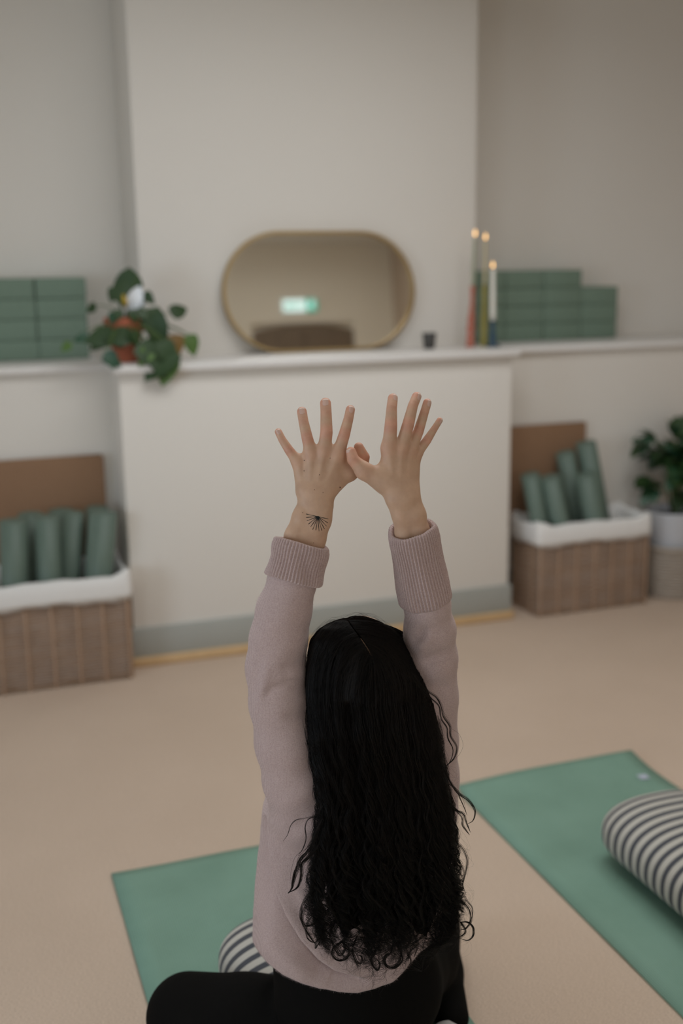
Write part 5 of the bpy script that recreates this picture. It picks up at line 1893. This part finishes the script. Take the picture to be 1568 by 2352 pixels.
# single locks that break the outline: (points, strands, spread px, Y plane)
LOCKS = [
    ([(945, 1545), (966, 1574), (985, 1590), (1002, 1602), (1013, 1622), (1018, 1645), (1033, 1668), (1034, 1690), (1048, 1716), (1043, 1740), (1028, 1756), (1010, 1772)], 12, 2.0, 1.565),
    ([(945, 1555), (968, 1584), (992, 1606), (1008, 1622), (1013, 1650), (1026, 1672), (1028, 1695), (1040, 1722), (1034, 1748), (1018, 1768)], 9, 1.8, 1.565),
    ([(1015, 1630), (1031, 1655), (1036, 1672), (1054, 1686), (1063, 1710), (1055, 1732), (1036, 1752)], 1, 0.5, 1.565),
    ([(1020, 1770), (1036, 1800), (1052, 1822), (1075, 1838), (1090, 1862), (1086, 1884), (1074, 1892)], 12, 2.6, 1.58),
    ([(1030, 1800), (1050, 1815), (1056, 1832), (1064, 1850), (1072, 1872)], 8, 2.0, 1.58),
    ([(1034, 1845), (1050, 1862), (1064, 1870), (1072, 1892), (1080, 1912)], 12, 2.2, 1.57),
    ([(1040, 1856), (1060, 1876), (1062, 1896), (1078, 1918)], 9, 2.0, 1.57),
    ([(1036, 1880), (1050, 1905), (1046, 1930), (1062, 1950), (1072, 1975), (1068, 2004), (1062, 2030), (1070, 2056)], 12, 2.4, 1.57),
    ([(1040, 1960), (1058, 1985), (1066, 2010), (1060, 2040), (1072, 2068), (1084, 2085), (1083, 2108), (1074, 2122)], 7, 1.6, 1.57),
    ([(1050, 2070), (1066, 2076), (1078, 2092), (1080, 2116), (1070, 2132), (1058, 2136)], 14, 2.4, 1.57),
    ([(1056, 2118), (1074, 2118), (1086, 2130), (1086, 2150), (1074, 2160), (1058, 2156)], 16, 2.2, 1.57),
    ([(1058, 2118), (1068, 2140), (1050, 2156), (1030, 2164), (1008, 2172), (998, 2158)], 14, 2.6, 1.575),
    ([(1000, 2050), (992, 2085), (984, 2118), (990, 2146), (1004, 2168), (1012, 2176)], 12, 2.4, 1.575),
    ([(1010, 2060), (1014, 2095), (1002, 2120), (1000, 2150), (1008, 2172)], 12, 2.4, 1.575),
    ([(1030, 2080), (1020, 2105), (1034, 2125), (1040, 2110), (1024, 2100), (1018, 2122), (1036, 2138)], 8, 1.6, 1.575),
    ([(735, 1800), (738, 1850), (726, 1872), (700, 1880), (680, 1884), (668, 1896), (660, 1918), (650, 1932)], 4, 0.9, 1.585),
    ([(742, 1850), (728, 1872), (708, 1882), (701, 1900), (703, 1925), (696, 1948), (684, 1966)], 7, 1.4, 1.585),
    ([(742, 1880), (722, 1925), (706, 1955), (690, 1972), (684, 1990), (676, 2010), (670, 2040), (661, 2052)], 36, 5.4, 1.58),
    ([(745, 1900), (730, 1945), (706, 1970), (692, 1985), (690, 2015), (682, 2038), (664, 2050)], 30, 4.4, 1.58),
    ([(745, 2000), (722, 2040), (702, 2066), (692, 2090), (692, 2110), (702, 2126), (722, 2120), (736, 2100)], 14, 3.0, 1.582),
    ([(748, 1985), (736, 2030), (714, 2062), (698, 2090), (696, 2120), (712, 2150), (728, 2174)], 14, 3.2, 1.582),
    ([(740, 2080), (716, 2105), (704, 2130), (706, 2154), (722, 2164), (738, 2150)], 8, 1.8, 1.58),
    ([(752, 2060), (742, 2100), (744, 2125), (730, 2150), (724, 2178), (736, 2160)], 12, 2.6, 1.582),
    ([(770, 2110), (758, 2146), (766, 2172), (780, 2194), (792, 2180), (786, 2164), (770, 2170)], 16, 3.0, 1.582),
    ([(800, 2130), (788, 2160), (766, 2178), (764, 2196), (780, 2206), (798, 2198), (800, 2178), (786, 2166)], 18, 2.8, 1.58),
    ([(820, 2150), (810, 2180), (818, 2206), (828, 2212), (830, 2198), (818, 2192)], 14, 2.2, 1.58),
    ([(850, 2150), (862, 2184), (852, 2206), (866, 2228), (872, 2214), (862, 2200)], 14, 2.6, 1.582),
    ([(890, 2140), (912, 2170), (922, 2190), (914, 2214), (896, 2222), (882, 2212), (884, 2196), (902, 2186)], 20, 3.0, 1.582),
    ([(905, 2150), (898, 2186), (884, 2202), (888, 2220), (908, 2222), (924, 2204), (918, 2180)], 16, 2.4, 1.58),
    ([(930, 2110), (944, 2150), (934, 2180), (944, 2206), (936, 2222)], 12, 2.6, 1.582),
    ([(960, 2100), (948, 2140), (958, 2170), (950, 2200)], 12, 2.6, 1.582),
]
PL, RL = [], []
rg = np.random.default_rng(77)
for (pts, cnt, spread, yp) in LOCKS:
    c = crom(pts, 40)
    tn = np.gradient(c, axis=0)
    tn /= np.linalg.norm(tn, axis=1)[:, None] + 1e-9
    nm_ = np.stack([-tn[:, 1], tn[:, 0]], 1)
    u = np.linspace(0, 1, 40)
    prof = 0.55 + 0.75 * np.sin(np.pi * np.clip(u * 1.05, 0, 1)) - 0.35 * u ** 4
    for k in range(cnt):
        a = rg.normal(0, 0.55) if cnt > 1 else 0
        zt = rg.normal(0, 0.5)
        wob = rg.normal(0, 0.35) * np.sin(u * rg.uniform(4, 9) + rg.uniform(0, 6))
        o2 = spread * (a + wob) * prof
        x, y = c[:, 0] + nm_[:, 0] * o2, c[:, 1] + nm_[:, 1] * o2
        PL.append(at_y(x, y, yp - 0.012 + zt * spread * 0.0009 + 0.003 * np.sin(u * 7 + a)))
        r0 = 0.00024 if cnt > 1 else 0.00016
        RL.append(r0 * np.clip((1.03 - u) / 0.15, 0.3, 1))
tag(tubes(np.array(PL), np.array(RL), 'curl_locks', hair), 'loose curled locks', kind='stuff')

# fine flyaway hairs round the crown and down the right-hand outline
PL, RL = [], []
for k in range(330):
    u = np.linspace(0, 1, 22)
    mode = k % 3
    if mode == 0:                                              # over the crown
        x0_ = rg.uniform(705, 950)
        side = rg.choice([-1, 1])
        y0_ = np.interp(x0_, [700, 730, 760, 800, 815, 829, 860, 900, 926, 950], [1490, 1446, 1428, 1424, 1424, 1414, 1420, 1446, 1472, 1505])
        ln_ = rg.uniform(25, 70)
        hgt = rg.uniform(2, 15)
        x = x0_ + side * ln_ * u
        yb = np.interp(x, [690, 700, 730, 760, 800, 815, 829, 860, 900, 926, 950, 980], [1560, 1490, 1446, 1428, 1420, 1416, 1414, 1420, 1446, 1472, 1505, 1570])
        y = yb + 4 - hgt * np.sin(np.pi * np.clip(u * rg.uniform(0.6, 1.1), 0, 1)) + rg.normal(0, 1.2) * np.sin(u * 7)
        yp = 1.66 + rg.uniform(-0.05, 0.03)
    else:                                                      # down the sides
        right = rg.uniform() < 0.8
        y0_ = rg.uniform(1540, 2150) if right else rg.uniform(1820, 2120)
        xb = hrow(y0_, 2) - 6 if right else hrow(y0_, 1) + 8
        sg_ = 1 if right else -1
        ln_ = rg.uniform(25, 75)
        y = y0_ + ln_ * u + 5 * np.sin(u * rg.uniform(3, 9) + rg.uniform(0, 6))
        reach = rg.uniform(5, 42) * (0.45 if y0_ < 1750 else 1.0)
        x = xb + sg_ * (reach * np.sin(np.pi * u * rg.uniform(0.55, 1.2)) + 5 * u * np.sin(u * rg.uniform(4, 11) + rg.uniform(0, 6)))
        yp = hrow(y0_, 3) - rg.uniform(-0.01, 0.05)
    PL.append(at_y(x, y, yp + 0.01 * np.sin(u * 5)))
    RL.append(np.full(22, rg.uniform(0.000045, 0.00008)))
tag(tubes(np.array(PL), np.array(RL), 'flyaway_hairs', hair), 'fine flyaway hairs', kind='stuff')

# scalp showing along the parting
c = crom([(857, 1524), (853, 1507), (842, 1487), (828, 1466)], 16)
V, Fc = [], []
for i, (x, y) in enumerate(c):
    w2 = 0.5 + 1.5 * math.sin(math.pi * (1 - i / 15) ** 0.7 * 0.9)
    for s in (-1, 1):
        V.append(hair_pt(np.array(x + s * w2), np.array(y + s * w2 * 0.4), 0.0002 - 0.0035))
Fc = [(2 * i, 2 * i + 1, 2 * i + 3, 2 * i + 2) for i in range(15)]
o = MB().add(V, Fc, True).build('parting', M['skin'], hair)
o['label'] = 'strip of scalp in the parting'
